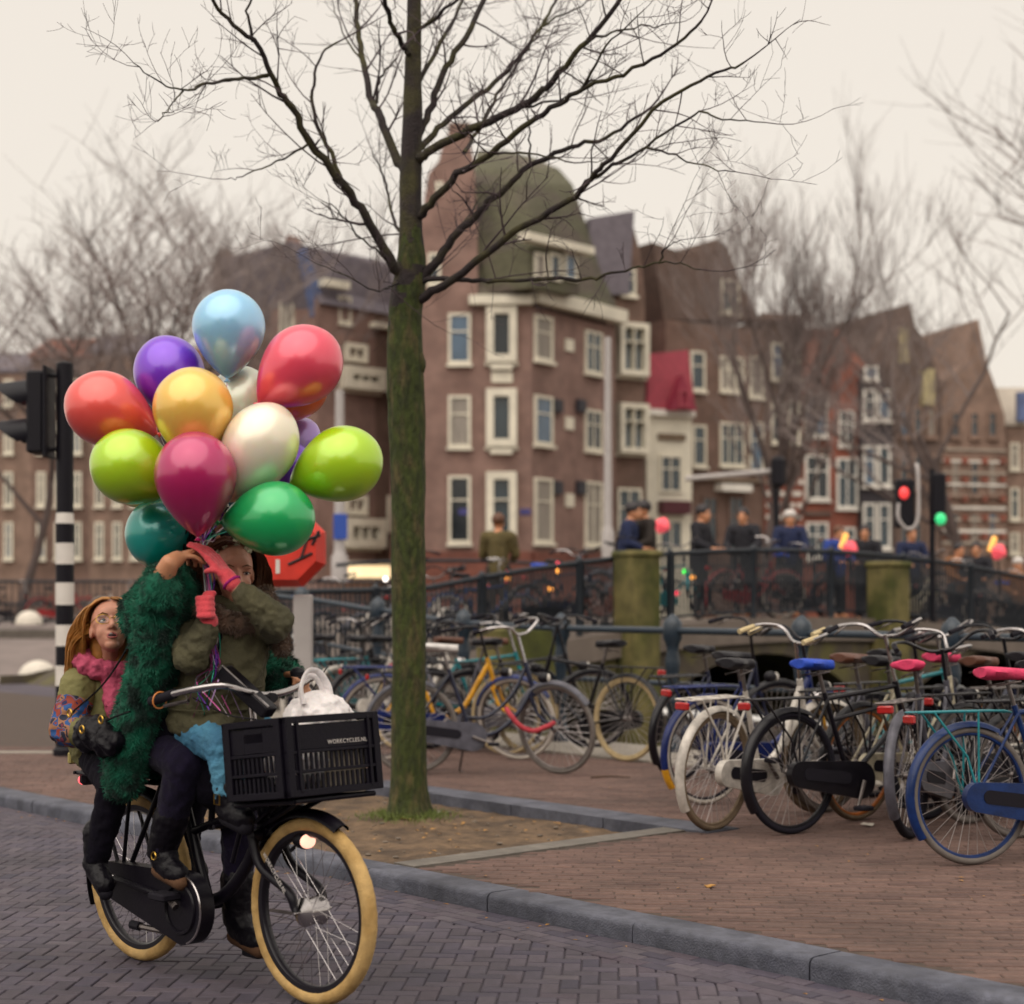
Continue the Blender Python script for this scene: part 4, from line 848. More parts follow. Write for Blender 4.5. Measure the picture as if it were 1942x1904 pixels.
    for y in (-.28, .28):
        MB().tube([(sx - .21, y, hbz + .028), (sx - .09, y * 1.01, hbz + .062)], [.017, .016], n, M=SM).build('grip', grips, ho)
        if lod: MB().tube([(sx - .04, y, hbz + .07), (sx - .0, y*.93, hbz + .075), (sx - .12, y*1.02, hbz + .015)], .006, 5, M=SM).build('brake_lever', M_steel, ho)
    if lod: 
        MB().ell((sx + .0, -.17, hbz + .11), (.028, .028, .022), 10, 6, ).build('bell', M_chr, ho) if not steer else None
    sd = MB(); sdo = saddle_mb((.215, 0, .955)).build('saddle', saddle, root); MB().tube([stp, (.235, 0, .93)], .012, n).build('seat_post', M_steel, sdo)
    if lod: MB().tube([(.14, -.05, .90), (.3, -.03, .92), (.3, .03, .92), (.14, .05, .90)], .005, 5).build('saddle_springs', M_steel, sdo)
    go = arc_guard((0, 0, Rw), Rw + .018, 62, 215, .03, rg, 'mudguard', root, n=22 if lod else 10); g2 = arc_guard((wb, 0, Rw), Rw + .018, 35, 165, .03, gm, 'mudguard', root, SM, n=22 if lod else 10)
    if guard_tip: arc_guard((0, 0, Rw), Rw + .021, 196, 218, .031, P[guard_tip], 'mudguard_tip', go)
    if coat_guard: MB().prism([(.02, Rw)] + [((Rw - .01)*math.cos(R(a)), Rw + (Rw - .01)*math.sin(R(a))) for a in range(60, 190, 10)], .004, Matrix.Translation((0, .05, 0)) @ PXZ).build('coat_guard', rg, root)
    cm = P[case] if case else fm; cs = MB()
    pl = [(-.02 + .075*math.cos(R(a)), Rw - .005 + .075*math.sin(R(a))) for a in range(90, 271, 20)] + [(bb.x + .11*math.cos(R(a)), bb.z + .11*math.sin(R(a))) for a in range(-90, 91, 20)]
    cs.prism(pl, .045, Matrix.Translation((0, -.105, 0)) @ PXZ); cso = cs.build('chain_case', cm, root)
    if lod:
        pi_ = [(x * .55 + .1, z) for x, z in pl]
        MB().prism([(-.02 + .035*math.cos(R(a)) + .06, Rw - .005 + .035*math.sin(R(a))) for a in range(90, 271, 20)] + [(bb.x - .12 + .035*math.cos(R(a)), bb.z + .02 + .035*math.sin(R(a))) for a in range(-90, 91, 20)], .006, Matrix.Translation((0, -.109, 0)) @ PXZ).build('case_recess', M_rub, cso)
    ca = R(random.uniform(0, 360))
    for sgn, y in ((1, -.125), (-1, .1)):
        e = Vector((bb.x + sgn*.165*math.cos(ca), y, bb.z + sgn*.165*math.sin(ca))); cko = MB().tube([(bb.x, y, bb.z), e], [.013, .009], n).build('crank', M_steel, root)
        MB().cbox((e.x, y - .045*sgn, e.z), (.09, .085, .026), .006).build('pedal', M_rub, cko)
    if rack:
        rk = MB(); zr = 2*Rw + .075; rm = P[rack] if rack != 'chrome' else M_steel
        for y in (-.06, .06): rk.tube([(-.33, y*.9, zr), (.17, y, zr), (.24, y*.4, zr - .01)], .0065, n); rk.tube([(-.24, y, zr), (-.06, y*1.15, Rw + .2), (0, y*1.2, Rw)], .0065, n); rk.tube([(.02, y, zr), (0.0, y*1.2, Rw)], .006, n)
        for x in (-.33, -.2, -.05, .1): rk.tube([(x, -.06, zr), (x, .06, zr)], .005, n)
        rk.tube([(-.25, 0, zr), (.15, 0, zr)], .005, n); rk.build('rack', rm, root)
        if tailc: MB().cbox((-.345, 0, zr - .035), (.03, .09, .045), .008).build('tail_light', M_tail, root)
    if lamp: 
        lm = MB(); lm.ell(hb + Vector((.10, 0, .12)), (.055, .042, .042), 10, 8, ); lm.v = [tuple(SM @ Vector(v)) for v in lm.v]; lo = lm.build('headlight', M_sblack if frame != 'white' else M_chr, root)
        MB().ell(SM @ (hb + Vector((.142, 0, .12))), (.016, .034, .034), 10, 6).build('lamp_glass', M_lampg, lo)
    if stand: MB().tube([(.4, .03, .27), (.36, .12, .02), (.40, .14, .0)], .009, 6).build('kickstand', M_steel, root)
    return root
def gp(u, v, z=PZ): d_ = F * (HC - z) / (v - HV); q = W(u, v, d_); q.z = z; return q
random.seed(12)
GB = None
b1 = make_bike('blue bike with turquoise rack stays and pink saddle, nearest in the row', gp(1845, 1640), R(19), 'blue', M_tyreg, P['blue'], case='blue', guard='blue', rack='teal', saddle=M_spink, style='heren', steer=12, lean=-3, bar='black')
make_bike('white bike with brown tyres, white rack and black saddle', gp(1354, 1576), R(48), 'white', M_tyrebr, M_tyrebr, case='white', rack='white', guard='white', steer=-14, lean=2, bar='chrome', grips=M_cork, style='swan')
b3 = make_bike('black roadster bike with blue saddle cover and chrome bars', gp(1503, 1582), R(34), 'black', M_tyreb, P['black'], rack='black', saddle=M_sblue, style='transport', steer=8, lean=-2, bar='chrome', bar_h=1.13)
make_bike('blue and yellow bike with blue rack and white-walled tyres behind the white bike', gp(1338, 1526), R(33), 'deep', M_tyrew, M_tyreb, fork='yellow', guard='deep', case='deep', rack='deep', style='swan', guard_tip='yellow', steer=6, lean=2, bar='black', grips=M_cork)
make_bike('dark grey bike with fat black tyres and pink saddle beside the blue bike', gp(1728, 1590), R(60), 'grey', M_tyreb, M_tyreb, rack='chrome', saddle=M_spink, guard='grey', steer=22, lean=-3, tr_=.024, bar='black', bar_h=1.04)
make_bike('cream-framed bike with rusty orange tyres behind the black roadster', gp(1625, 1556), R(40), 'cream', M_tyrebr, P['orange'], guard='black', rack='black', style='swan', steer=-28, lean=3, grips=M_rub, bar_h=1.02, tailc=False)
make_bike('black bike with chrome handlebar behind the blue bike', gp(1840, 1562), R(38), 'black', M_tyreg, M_steel, rack='black', style='dame', steer=-8, lean=-4, saddle=M_sbrown)
make_bike('white-framed bike with dark saddle farthest right by the railing', gp(1905, 1530), R(40), 'white', M_tyreb, M_steel, rack='chrome', guard='black', style='swan', steer=18, lean=2, bar='black', bar_h=1.0, tailc=False)
make_bike('teal bike leaning by the railing behind the black roadster', gp(1660, 1512), R(42), 'teal', M_tyreb, M_steel, guard='black', rack='black', style='heren', steer=15, lean=-3)
l1 = make_bike('dark navy bike with grey chain case and white saddle just behind the tree trunk', gp(782, 1468), R(2), 'navy', M_tyreg, M_steel, case='grey', guard='grey', rack='black', saddle=M_swhite, style='dame', steer=-38, lean=-3, stand=True, bar='chrome', lamp=True)
make_bike('yellow and blue bike with white-walled wheels leaning behind the navy bike', gp(725, 1442), R(5), 'yellow', M_tyrew, M_steel, fork='yellow', guard='deep', case='deep', rack='deep', style='swan', steer=-30, lean=3, guard_tip='yellow', bar='black')
make_bike('black bike with cream tyres and big headlamp facing the tree', gp(1186, 1444), R(137), 'black', M_tyrec, M_tyrec, rack='black', style='heren', steer=4, lean=3, bar='black', bar_h=1.12)
make_bike('turquoise bike with black tyres by the railing behind the navy bike', gp(815, 1420), R(25), 'teal', M_tyreb, M_steel, guard='black', rack='black', style='heren', steer=20, lean=-4, saddle=M_sbrown)
make_bike('turquoise city bike with white tyres left of the trunk', gp(640, 1408), R(38), 'teal', M_tyrew, M_steel, guard='white', rack='teal', style='dame', steer=-20, lean=4)
make_bike('black bike with white mudguards beside the grey signpost', gp(590, 1404), R(52), 'black', M_tyreb, M_tyrew, guard='white', rack='chrome', style='heren', steer=10, lean=-3)
for (u, v, rz, fr_, ty_, sd_, sty, lab) in (
  (1568, 1540, 38, 'grey', M_tyreg, M_sbrown, 'dame', 'grey bike with brown saddle close behind the black roadster'),
  (1755, 1535, 36, 'navy', M_tyreb, M_spink, 'swan', 'navy bike with pink saddle deep in the right-hand row'),
  (1930, 1590, 30, 'black', M_tyreg, M_sblack, 'heren', 'black bike cut by the right edge behind the blue one'), (1290, 1480, 46, 'navy', M_tyreb, M_sblack, 'dame', 'navy bike by the railing left of the blue and yellow bike'),
  (890, 1424, 12, 'black', M_tyreb, M_sbrown, 'heren', 'black bike with brown saddle under the mossy stone block'), (960, 1432, 150, 'grey', M_tyrec, M_sblack, 'dame', 'grey bike with cream tyres facing the tree behind the chain lock'),
  (690, 1412, 30, 'white', M_tyreb, M_sblack, 'swan', 'white-framed bike at the railing just left of the trunk'), (540, 1402, 40, 'navy', M_tyreb, M_swhite, 'dame', 'navy bike farthest left at the railing behind the riders')):
    make_bike(lab, gp(u, v), R(rz), fr_, ty_, M_steel, rack='black', guard='black', saddle=sd_, style=sty, steer=random.uniform(-25, 25), lean=random.uniform(-4, 4), bar='black', tailc=False)
# red chain lock on the navy bike
ck = MB(); q0 = Vector(gp(782, 1468)); cpts = spline([(.72, -.05, .50), (.75, -.12, .46), (.82, -.14, .38), (.92, -.13, .34), (1.02, -.12, .37), (1.08, -.10, .40)], 8)
for i, p in enumerate(cpts[:-1]): ck.ell(p, .02, 8, 6)
cl = ck.build('chain_lock', mat('red_sleeve', '#b23a45', .8, .2, 30, .4, 70)); cl.location = q0; tag(cl, 'red sleeved chain lock hanging from the navy bike', 'lock')
# bikes standing along the bridge railing and the far left railing: small in view, fewer details
cols = ['black', 'grey', 'white', 'blue', 'black', 'teal', 'red', 'black', 'cream', 'navy', 'black', 'grey']
for i, s_ in enumerate((-1.6, -.2, 1.0, 2.2, 3.3, 5.6, 6.9, 8.2, 10.6, 11.8, 13.0)):
    c_ = cols[i]; p = BP(s_, .55 + .25*(i % 2), rz_(s_ + .5) - 1.0); nm_ = ['behind the grey signpost', 'nearest the trunk on its left', 'right behind the trunk', 'over the teal bike', 'above the mossy stone block', 'just right of the first stone pier', 'under the leaning couple', 'at the crown of the bridge', 'just right of the second stone pier', 'under the far signal heads', 'at the right end of the bridge']
    make_bike(c_ + ' bike along the bridge railing, ' + nm_[i], p, math.atan2(BE.y, BE.x) + R((i % 3) * 4 - 4), c_, M_tyreb if i % 3 else M_tyrew, M_steel, rack='chrome' if i % 2 else 'black', style=('dame', 'heren')[i % 2], steer=(-20, 15, 30)[i % 3], lean=(3, -3)[i % 2], lod=0, bar='chrome', group='bikes along the bridge railing', lamp=False, saddle=(M_sblack, M_sblue, M_swhite)[i % 3], bar_h=1.12)
for i, s_ in enumerate((-1.0, .6, 1.7, 2.9, 4.0, 6.2, 7.5, 9.9, 11.2, 12.4)):
    make_bike('dark bike in the second row parked behind the bridge railing', BP(s_, 1.15 + .2*(i % 2), rz_(s_ + .5) - 1.0), math.atan2(BE.y, BE.x) + R(180 * (i % 2) + (i % 3) * 5), ('black', 'navy', 'grey')[i % 3], M_tyreb, M_steel, rack='black', style=('heren', 'dame')[i % 2], steer=(20, -15)[i % 2], lean=2, lod=0, bar='black', group='second row of bikes on the bridge', lamp=False, bar_h=1.1)
for i, x in enumerate((-15.5, -13.4, -12.2, -10.6, -9.4)):
    c_ = ['grey', 'black', 'red', 'white', 'orange'][i]
    make_bike(c_ + ' bike standing at the far left railing beyond the tram street', (x, 43.6, .68), R(20 * (i % 3) - 20), c_, M_tyreb, M_steel, rack='black', steer=15, lod=0, lean=3, group='bikes at the far left railing', lamp=False)
# ---------------------------------------------------------------- the ridden cargo bicycle (local frame: x forward, y to its left, z up, origin under the rear wheel)
HM = Matrix.Translation((-1.472, 6.678, 0)) @ Matrix.Rotation(math.atan2(-.690, .724), 4, 'Z')
def BL(u, v, y):
    a = (u - CU) / F; x = (a * (6.678 + .724*y) + 1.472 - .690*y) / (.724 + .690*a); Y = 6.678 - .690*x + .724*y
    return Vector((x, y, HC + (HV - v) * Y / F))
def hero(name, label, cat): o = empty(name); o.matrix_basis = HM; return tag(o, label, cat)
M_hb = mat('hero_black', '#0b0712', .42, .12, 16, .05, 90, coat=.05, spec=.25); M_htyre = mat('hero_tyre_cream', '#c2a067', .8, .12, 30, .25, 120, col2='#aa8850', c2scale=9); M_hrim = mat('hero_rim', '#120e18', .35, .1, spec=.4)
M_plas = mat('crate_plastic', '#0b0714', .5, .12, 30, .12, 140, spec=.22); M_let = mat('lettering_white', '#c9c2bd', .6, 0)
hbk = hero('cargo_bicycle', 'black cargo bicycle with cream tyres and front crate, ridden by a woman with two girls', 'bicycle')
Rw = .33; WB = 1.061; tr_ = .027
hbm, htp = Vector((.80, 0, .60)), Vector((.745, 0, .84)); ax = (htp - hbm).normalized(); SM = Matrix.Translation(hbm) @ Matrix.Rotation(R(0), 4, ax) @ Matrix.Translation(-hbm)
q = Rw - tr_; n = 72
def hero_wheel(M, hubr, nm):
    rows = []
    for i in range(n):
        a = 2*math.pi*i/n; row = []
        for j in range(14):
            b = 2*math.pi*j/14; r_ = tr_ * (1 + (.05 if (math.cos(b) > .5 and (i + j) % 2) else 0)); row.append(((q + r_*math.cos(b))*math.cos(a), r_*math.sin(b), (q + r_*math.cos(b))*math.sin(a)))
        rows.append(row)
    ty = MB(); ty.grid(rows + [rows[0]], closed=True); w_ = ty.build('wheel', M_htyre, hbk); w_.matrix_basis = M
    rm = MB(); rr = [[(r_*math.cos(2*math.pi*i/n), y, r_*math.sin(2*math.pi*i/n)) for r_, y in ((q - tr_*.55, .019), (q - tr_*1.35, .017), (q - tr_*1.6, .009), (q - tr_*1.6, -.009), (q - tr_*1.35, -.017), (q - tr_*.55, -.019))] for i in range(n)]
    rm.grid(rr + [rr[0]]); rm.build('rim', M_hrim, w_)
    RX = Matrix.Rotation(R(90), 4, 'X'); MB().lathe([(.006, -.085), (.006, -.06), (hubr*.55, -.052), (hubr, -.04), (hubr, -.03), (hubr*.92, -.02), (hubr*.92, .02), (hubr, .03), (hubr, .04), (hubr*.5, .052), (.006, .06), (.006, .085)], 20, RX).build('hub', M_chr, w_)
    sm = MB().tube([(0, 0, 0), (1, 0, 0)], .0011, 4, cap=False).mesh('spoke', M_chr)
    for i in range(36):
        a = 2*math.pi*i/36; b = a + (.6 if i % 2 else -.6); y = .033 if i % 4 < 2 else -.033; rh = hubr * .97
        p0, p1 = Vector((rh*math.cos(b), y, rh*math.sin(b))), Vector(((q - tr_*1.5)*math.cos(a), 0, (q - tr_*1.5)*math.sin(a))); d = p1 - p0
        o = link('spoke', sm, w_); o.matrix_basis = Matrix.Translation(p0) @ d.to_track_quat('X', 'Z').to_matrix().to_4x4() @ Matrix.Diagonal((d.length, 1, 1, 1))
    return w_
hero_wheel(Matrix.Translation((0, 0, Rw)), .04, 'rear'); fw_ = hero_wheel(SM @ Matrix.Translation((WB, 0, Rw)), .052, 'front')
bb = Vector((.455, 0, .285)); stp = Vector((.22, 0, .84))
fr = MB(); fr.tube([bb, stp], .021, 12); fr.tube([hbm - ax*.03, htp + ax*.02], .024, 12); fr.tube(spline([hbm + ax*.02, (.68, 0, .44), (.56, 0, .33), bb], 6), .024, 12)
fr.tube([htp - ax*.16, lerp(bb, stp, .46)], .016, 10); fr.tube([(bb.x, -.045, bb.z), (bb.x, .045, bb.z)], .03, 12)
for y in (-.065, .065): fr.tube([(0, y, Rw), (bb.x - .05, y*.7, bb.z)], .012, 8); fr.tube([(0, y, Rw), (.235, y*.5, .78)], .010, 8)
fr.build('frame', M_hb, hbk)
fk = MB(); cr = hbm - ax*.03
for y in (-.068, .068): fk.tube(spline([cr + Vector((0, y, 0)), cr + Vector((.05, y, -.10)), Vector((WB - .05, y, Rw + .07)), Vector((WB - .015, y, Rw + .015)), Vector((WB, y, Rw))], 5), [.017]*13 + [.015, .014, .013, .012, .012, .012, .012, .012], 10, M=SM)
fk.tube([cr + Vector((0, -.075, .005)), cr + Vector((0, .075, .005))], .022, 10, M=SM); fko = fk.build('fork', M_hb, hbk)
MB().tube([(WB, -.075, Rw), (WB - .16, -.06, Rw - .01)], .006, 6, M=SM).build('brake_arm', M_steel, fko)
arc_guard((0, 0, Rw), Rw + .022, 50, 205, .034, M_hb, 'mudguard', hbk, n=30); arc_guard((WB, 0, Rw), Rw + .022, 62, 150, .034, M_hb, 'mudguard', hbk, SM, n=24)
# headlamp inside the fork, lit
lp = MB(); lp.cap((WB - .065, 0, Rw + .245), (WB - .04, 0, Rw + .245), .03, .034); lp.v = [tuple(SM @ Vector(v)) for v in lp.v]; lpo = lp.build('headlight', M_hb, hbk)
MB().ell(SM @ Vector((WB - .012, -.01, Rw + .245)), (.016, .034, .026), 12, 8).build('lamp_glass', mat('lit_lamp', (1.0, .5, .36), .3, 0, emit=1.0), lpo)
MB().tube([SM @ Vector((WB - .06, 0, Rw + .24)), SM @ Vector((WB - .12, 0, Rw + .20))], .008, 6).build('lamp_bracket', M_hb, lpo)
# chain case with bright rim line
pl = [(-.03 + .07*math.cos(R(a)), Rw + .07*math.sin(R(a))) for a in range(90, 271, 12)] + [(bb.x - .01 + .135*math.cos(R(a)), bb.z - .01 + .135*math.sin(R(a))) for a in range(-90, 91, 12)]
cso = MB().prism(pl, .06, Matrix.Translation((0, -.125, 0)) @ PXZ).build('chain_case', M_hb, hbk)
MB().tube([(bb.x - .01 + .131*math.cos(R(a)), -.127, bb.z - .01 + .131*math.sin(R(a))) for a in range(-70, 80, 8)], .0045, 6).build('bright_trim', M_chr, cso)
MB().torus(.09, .008, 28, 6, Matrix.Translation((bb.x - .01, -.127, bb.z - .01))).build('case_ring', M_hb, cso)
MB().tube([(.02, -.128, Rw + .01), (.3, -.128, .315)], .012, 8).build('case_rib', M_hb, cso)
for y, e in ((-.15, Vector((.40, -.15, .322))), (.13, Vector((.55, .13, .085)))):
    k_ = MB(); k_.tube([(bb.x, y, bb.z), e], [.015, .011], 8); ko = k_.build('crank', M_steel, hbk); MB().cbox((e.x, y + (.03 if y > 0 else -.01), e.z), (.1, .09, .028), .006).build('pedal', M_rub, ko)
MB().tube([BL(330, 1770, -.08), BL(290, 1762, -.1), BL(252, 1754, -.12)], [.012, .012, .012], 8).build('kickstand', M_steel, hbk); MB().tube([BL(266, 1757, -.115), BL(250, 1753, -.12)], .018, 8).build('rubber_tip', M_rub, hbk)
MB().lathe([(.012, 0), (.024, .005), (.024, .03), (.014, .04), (.0005, .045)], 12, Matrix.Translation((0, -.1, Rw)) @ Matrix.Rotation(R(90), 4, 'X')).build('axle_nut', M_chr, hbk)
# rear rack, tail light
rk = MB(); zr = .72
for y in (-.075, .075): rk.tube([(-.36, y*.8, zr), (-.2, y, zr), (.2, y, zr), (.24, y*.6, zr)], .009, 8); rk.tube([(-.2, y, zr), (0, y*1.1, Rw)], .008, 8); rk.tube([(.05, y, zr), (0, y*1.1, Rw)], .008, 8)
for x in (-.36, -.2, -.02, .15): rk.tube([(x, -.075, zr), (x, .075, zr)], .007, 6)
rk.build('rack', M_hb, hbk)
MB().cbox((-.10, 0, zr + .04), (.36, .20, .05), .015).build('seat_pad', M_hb, hbk)
to = MB().cbox((-.365, 0, .695), (.04, .08, .06), .012).build('tail_light', M_hb, hbk); MB().ell((-.385, -.01, .685), (.014, .03, .022), 10, 8).build('red_glass', mat('tail_lit', (1.0, .1, .12), .3, 0, emit=1.2), to)
MB().cbox((-.37, -.06, .78), (.02, .07, .05), .006).build('reflector', mat('yellow_plate', '#a89a5d', .5, .1), hbk)
sdo = saddle_mb((.20, 0, .925), .28, .22).build('saddle', M_sblack, hbk); MB().tube([stp, (.205, 0, .9)], .014, 8).build('seat_post', M_steel, sdo)
sd2 = saddle_mb((.50, 0, .93), .2, .17).build('child_saddle', M_sblack, hbk); MB().tube([lerp(bb, stp, .46) + Vector((.12, 0, .02)), (.5, 0, .9)], .013, 8).build('seat_post', M_hb, sd2)
pg = MB(); pg.tube([(.66, -.13, .60), (.66, .13, .60)], .009, 8); pg.tube([(.66, 0, .60), (.60, 0, .45)], .01, 8); pg.build('foot_peg', M_hb, hbk)
# stem, handlebar with grips, levers, bell, wires
hd = MB(); st_top = Vector((.715, 0, 1.04)); hd.tube([htp, st_top], .015, 10); hd.tube([st_top, (.79, 0, 1.08)], .014, 10)
bar = [(.53, -.30, 1.06), (.70, -.30, 1.10), (.84, -.23, 1.125), (.83, -.12, 1.10), (.79, 0, 1.08), (.78, .12, 1.09), (.76, .23, 1.125), (.68, .30, 1.125), (.54, .30, 1.10)]
hd.tube(spline(bar, 5), .0125, 10); ho = hd.build('handlebar', M_chr, hbk)
for y, a, b in ((-.30, (.52, -.30, 1.058), (.66, -.30, 1.092)), (.30, (.53, .30, 1.10), (.64, .30, 1.12))): MB().tube([a, lerp(Vector(a), Vector(b), .5), b], [.02, .018, .018], 12).build('grip', M_rub, ho)
for y in (-.29, .29): MB().tube([(.70, y, 1.10), (.74, y*1.02, 1.07), (.60, y*1.04, 1.045)], .007, 6).build('brake_lever', M_steel, ho)
MB().lathe([(.0005, 0), (.028, .004), (.03, .02), (.02, .034), (.0005, .04)], 16, Matrix.Translation((.735, .2, 1.135))).build('bell', M_sblack, ho); MB().lathe([(.018, 0), (.018, .03)], 12, Matrix.Translation((.79, .02, 1.07)) @ Matrix.Rotation(R(90), 4, 'Y')).build('bar_clamp', M_sblack, ho)
for pts in ([(.74, -.28, 1.08), (.84, -.2, 1.02), (.86, -.05, .98), (.80, 0, .85)], [(.72, .29, 1.09), (.86, .24, 1.18), (.90, .12, 1.08), (.82, .02, .9)]): MB().tube(spline(pts, 7), .0028, 5).build('cable', M_sblack, ho)
MB().tube([(.57 + .012*math.cos(a)*.3, -.30 + .03*math.sin(a), 1.065 + .03*math.cos(a)) for a in [i*math.pi/8 for i in range(17)]], .003, 5).build('ribbon_loop', mat('ribbon_orange', '#d98a4a', .3, 0), ho)
# black bracket beam with bright edges between handlebar and crate
p0, p1 = BL(424, 1272, -.1), BL(512, 1352, -.04); d = p1 - p0; Mb = Matrix.Translation((p0 + p1)/2) @ d.to_track_quat('X', 'Z').to_matrix().to_4x4()
bo = MB().cbox((0, 0, 0), (d.length, .07, .05), .006, Mb).build('bracket_beam', M_hb, hbk)
MB().box((0, -.03, .028), (d.length*.98, .008, .006), Mb).build('bright_edge', M_chr, bo, False); MB().box((-d.length/2, 0, .018), (.012, .072, .02), Mb).build('bright_edge', M_chr, bo, False)
# front carrier
cy = MB(); CP = Matrix.Translation((1.025, 0, .735)) @ Matrix.Rotation(R(-7), 4, 'Y')
for y in (-.18, -.06, .06, .18): cy.tube([(-.17, y, -.015), (.16, y, -.015)], .009, 8, M=CP)
for x in (-.17, 0, .16): cy.tube([(x, -.18, -.015), (x, .18, -.015)], .009, 8, M=CP)
for y in (-.05, .05): cy.tube([(.78, y*.5, .62), CP @ Vector((-.1, y, -.02))], .011, 8); cy.tube([(.76, y*.5, .78), CP @ Vector((-.17, y, -.015))], .011, 8); cy.tube([CP @ Vector((.02, y, -.02)), (.80, y*.5, .60)], .010, 8)
cy.build('front_carrier', M_hb, hbk)
# ---------------------------------------------------------------- plastic crate on the carrier
CRX, CRY, CRZ = .34, .42, .275
crate = hero('plastic_crate', 'black slotted plastic crate with white lettering on the bicycle front carrier', 'crate'); crate.matrix_basis = HM @ CP
def wall_parts(axis, sgn, ln):
    """one wall: posts, rails, solid upper panel, rows of slats"""
    def bx(a, z, la, lz, name, th=.014, off=0):
        b = MB()
        if axis == 'x': b.cbox((sgn*(CRX/2 + off), a, z), (th, la, lz), .002)
        else: b.cbox((a, sgn*(CRY/2 + off), z), (la, th, lz), .002)
        return b.build(name, M_plas, crate)
    for z, h in ((.012, .024), (.085, .012), (.152, .012), (CRZ - .012, .024)): bx(0, z, ln, h, 'rail', .022 if h > .02 else .018)
    for s2 in (-1, 1): bx(s2*(ln/2 - .014), CRZ/2, .028, CRZ - .004, 'corner_post', .024)
    if axis == 'x': bx(0, .202, ln - .056, .088, 'panel', .008)
    else:
        for a, l_ in ((-ln*.3, ln*.26), (ln*.3, ln*.26)): bx(a, .202, l_, .088, 'panel', .008)
        bx(0, .178, ln*.34, .038, 'panel', .0085); bx(0, .236, ln*.34, .022, 'panel', .0087)
    k = 16 if axis == 'x' else 10
    for r_ in (.048, .118):
        for i in range(k): bx((i + .5 - k/2) * (ln - .06) / k, r_, .0115, .056, 'slat', .010)
    if axis == 'x': bx(-ln/2 + .05, CRZ/2, .012, CRZ - .03, 'rib', .02, .004); bx(ln/2 - .05, CRZ/2, .012, CRZ - .03, 'rib', .02, .004)
wall_parts('x', 1, CRY); wall_parts('x', -1, CRY); wall_parts('y', -1, CRX - .03); wall_parts('y', 1, CRX - .03)
MB().cbox((0, 0, .008), (CRX - .02, CRY - .02, .01), .002).build('bottom', M_plas, crate)
def text(body, size, M, parent, m, name='lettering'):
    c = bpy.data.curves.new(name, 'FONT'); c.body = body; c.size = size; c.extrude = .0006; c.space_character = 1.12; c.align_x = 'CENTER'; c.materials.append(m); t_ = bpy.data.objects.new(name, c); _tmp.collection.objects.link(t_); vl = _tmp.view_layers[0]; vl.update(); me = bpy.data.meshes.new_from_object(t_.evaluated_get(vl.depsgraph)); bpy.data.objects.remove(t_); o = link(name, me, parent); o.matrix_basis = M; return o
TX = Matrix(((0, 0, 1, 0), (1, 0, 0, 0), (0, 1, 0, 0), (0, 0, 0, 1)))
text('WORKCYCLES.NL', .0205, Matrix.Translation((CRX/2 + .006, .062, .172)) @ TX, crate, M_let)
a_, b_ = SM @ Vector((.90, -.09, .515)), SM @ Vector((1.01, -.09, .40)); dd = (b_ - a_).normalized(); nn = Vector((.35, -1, 0)); nn = (nn - dd*nn.dot(dd)).normalized(); yy = nn.cross(dd)
text('WORKCYCLES.NL', .02, Matrix(((dd.x, yy.x, nn.x, (a_.x+b_.x)/2), (dd.y, yy.y, nn.y, (a_.y+b_.y)/2), (dd.z, yy.z, nn.z, (a_.z+b_.z)/2), (0, 0, 0, 1))), fko, M_let)
# shopping bag in the crate
M_bag = mat('bag_white', '#e4dede', .45, .05, 14, .5, 26, sss=.1)
bg = MB(); bc = Vector((.0, .08, .27)); bg.ell(bc, (.13, .115, .09), 20, 12); bg.ell(bc + Vector((.0, .08, -.02)), (.1, .06, .06), 16, 10); bg.ell(bc + Vector((0, -.12, -.04)), (.08, .06, .035), 12, 8); bg.ell((0, .02, .12), (.13, .17, .1), 20, 12)
bm_ = remesh(bg, 'shopping_bag', M_bag, .008, 2, .016, 18); bag = link('shopping_bag', bm_); bag.matrix_basis = HM @ CP; tag(bag, 'white plastic carrier bag bulging out of the black crate', 'bag')
for k, (dy, w_, h_, dx) in enumerate(((-.045, .055, .115, .05), (.01, .05, .10, -.03))):
    hp = [bc + Vector((dx, dy - w_, .05)), bc + Vector((dx, dy - w_*1.05, .05 + h_*.55)), bc + Vector((dx, dy - w_*.4, .05 + h_)), bc + Vector((dx, dy + w_*.5, .05 + h_*.95)), bc + Vector((dx, dy + w_*1.15, .05 + h_*.45)), bc + Vector((dx, dy + w_, .045))]
    MB().tube(spline(hp, 6), [.02 - .008*math.sin(math.pi*i/30) for i in range(31)], 8, flat=.5).build('bag_handle', M_bag, bag)
# something pale inside the crate, seen through the slots
pc = MB().cbox((.09, .09, .09), (.1, .18, .15), .012); pc = pc.build('paper_packet', mat('packet', '#b8ab98', .8, .15, 12)); pc.matrix_basis = HM @ CP; tag(pc, 'pale paper packet inside the crate seen through its slots', 'packet')
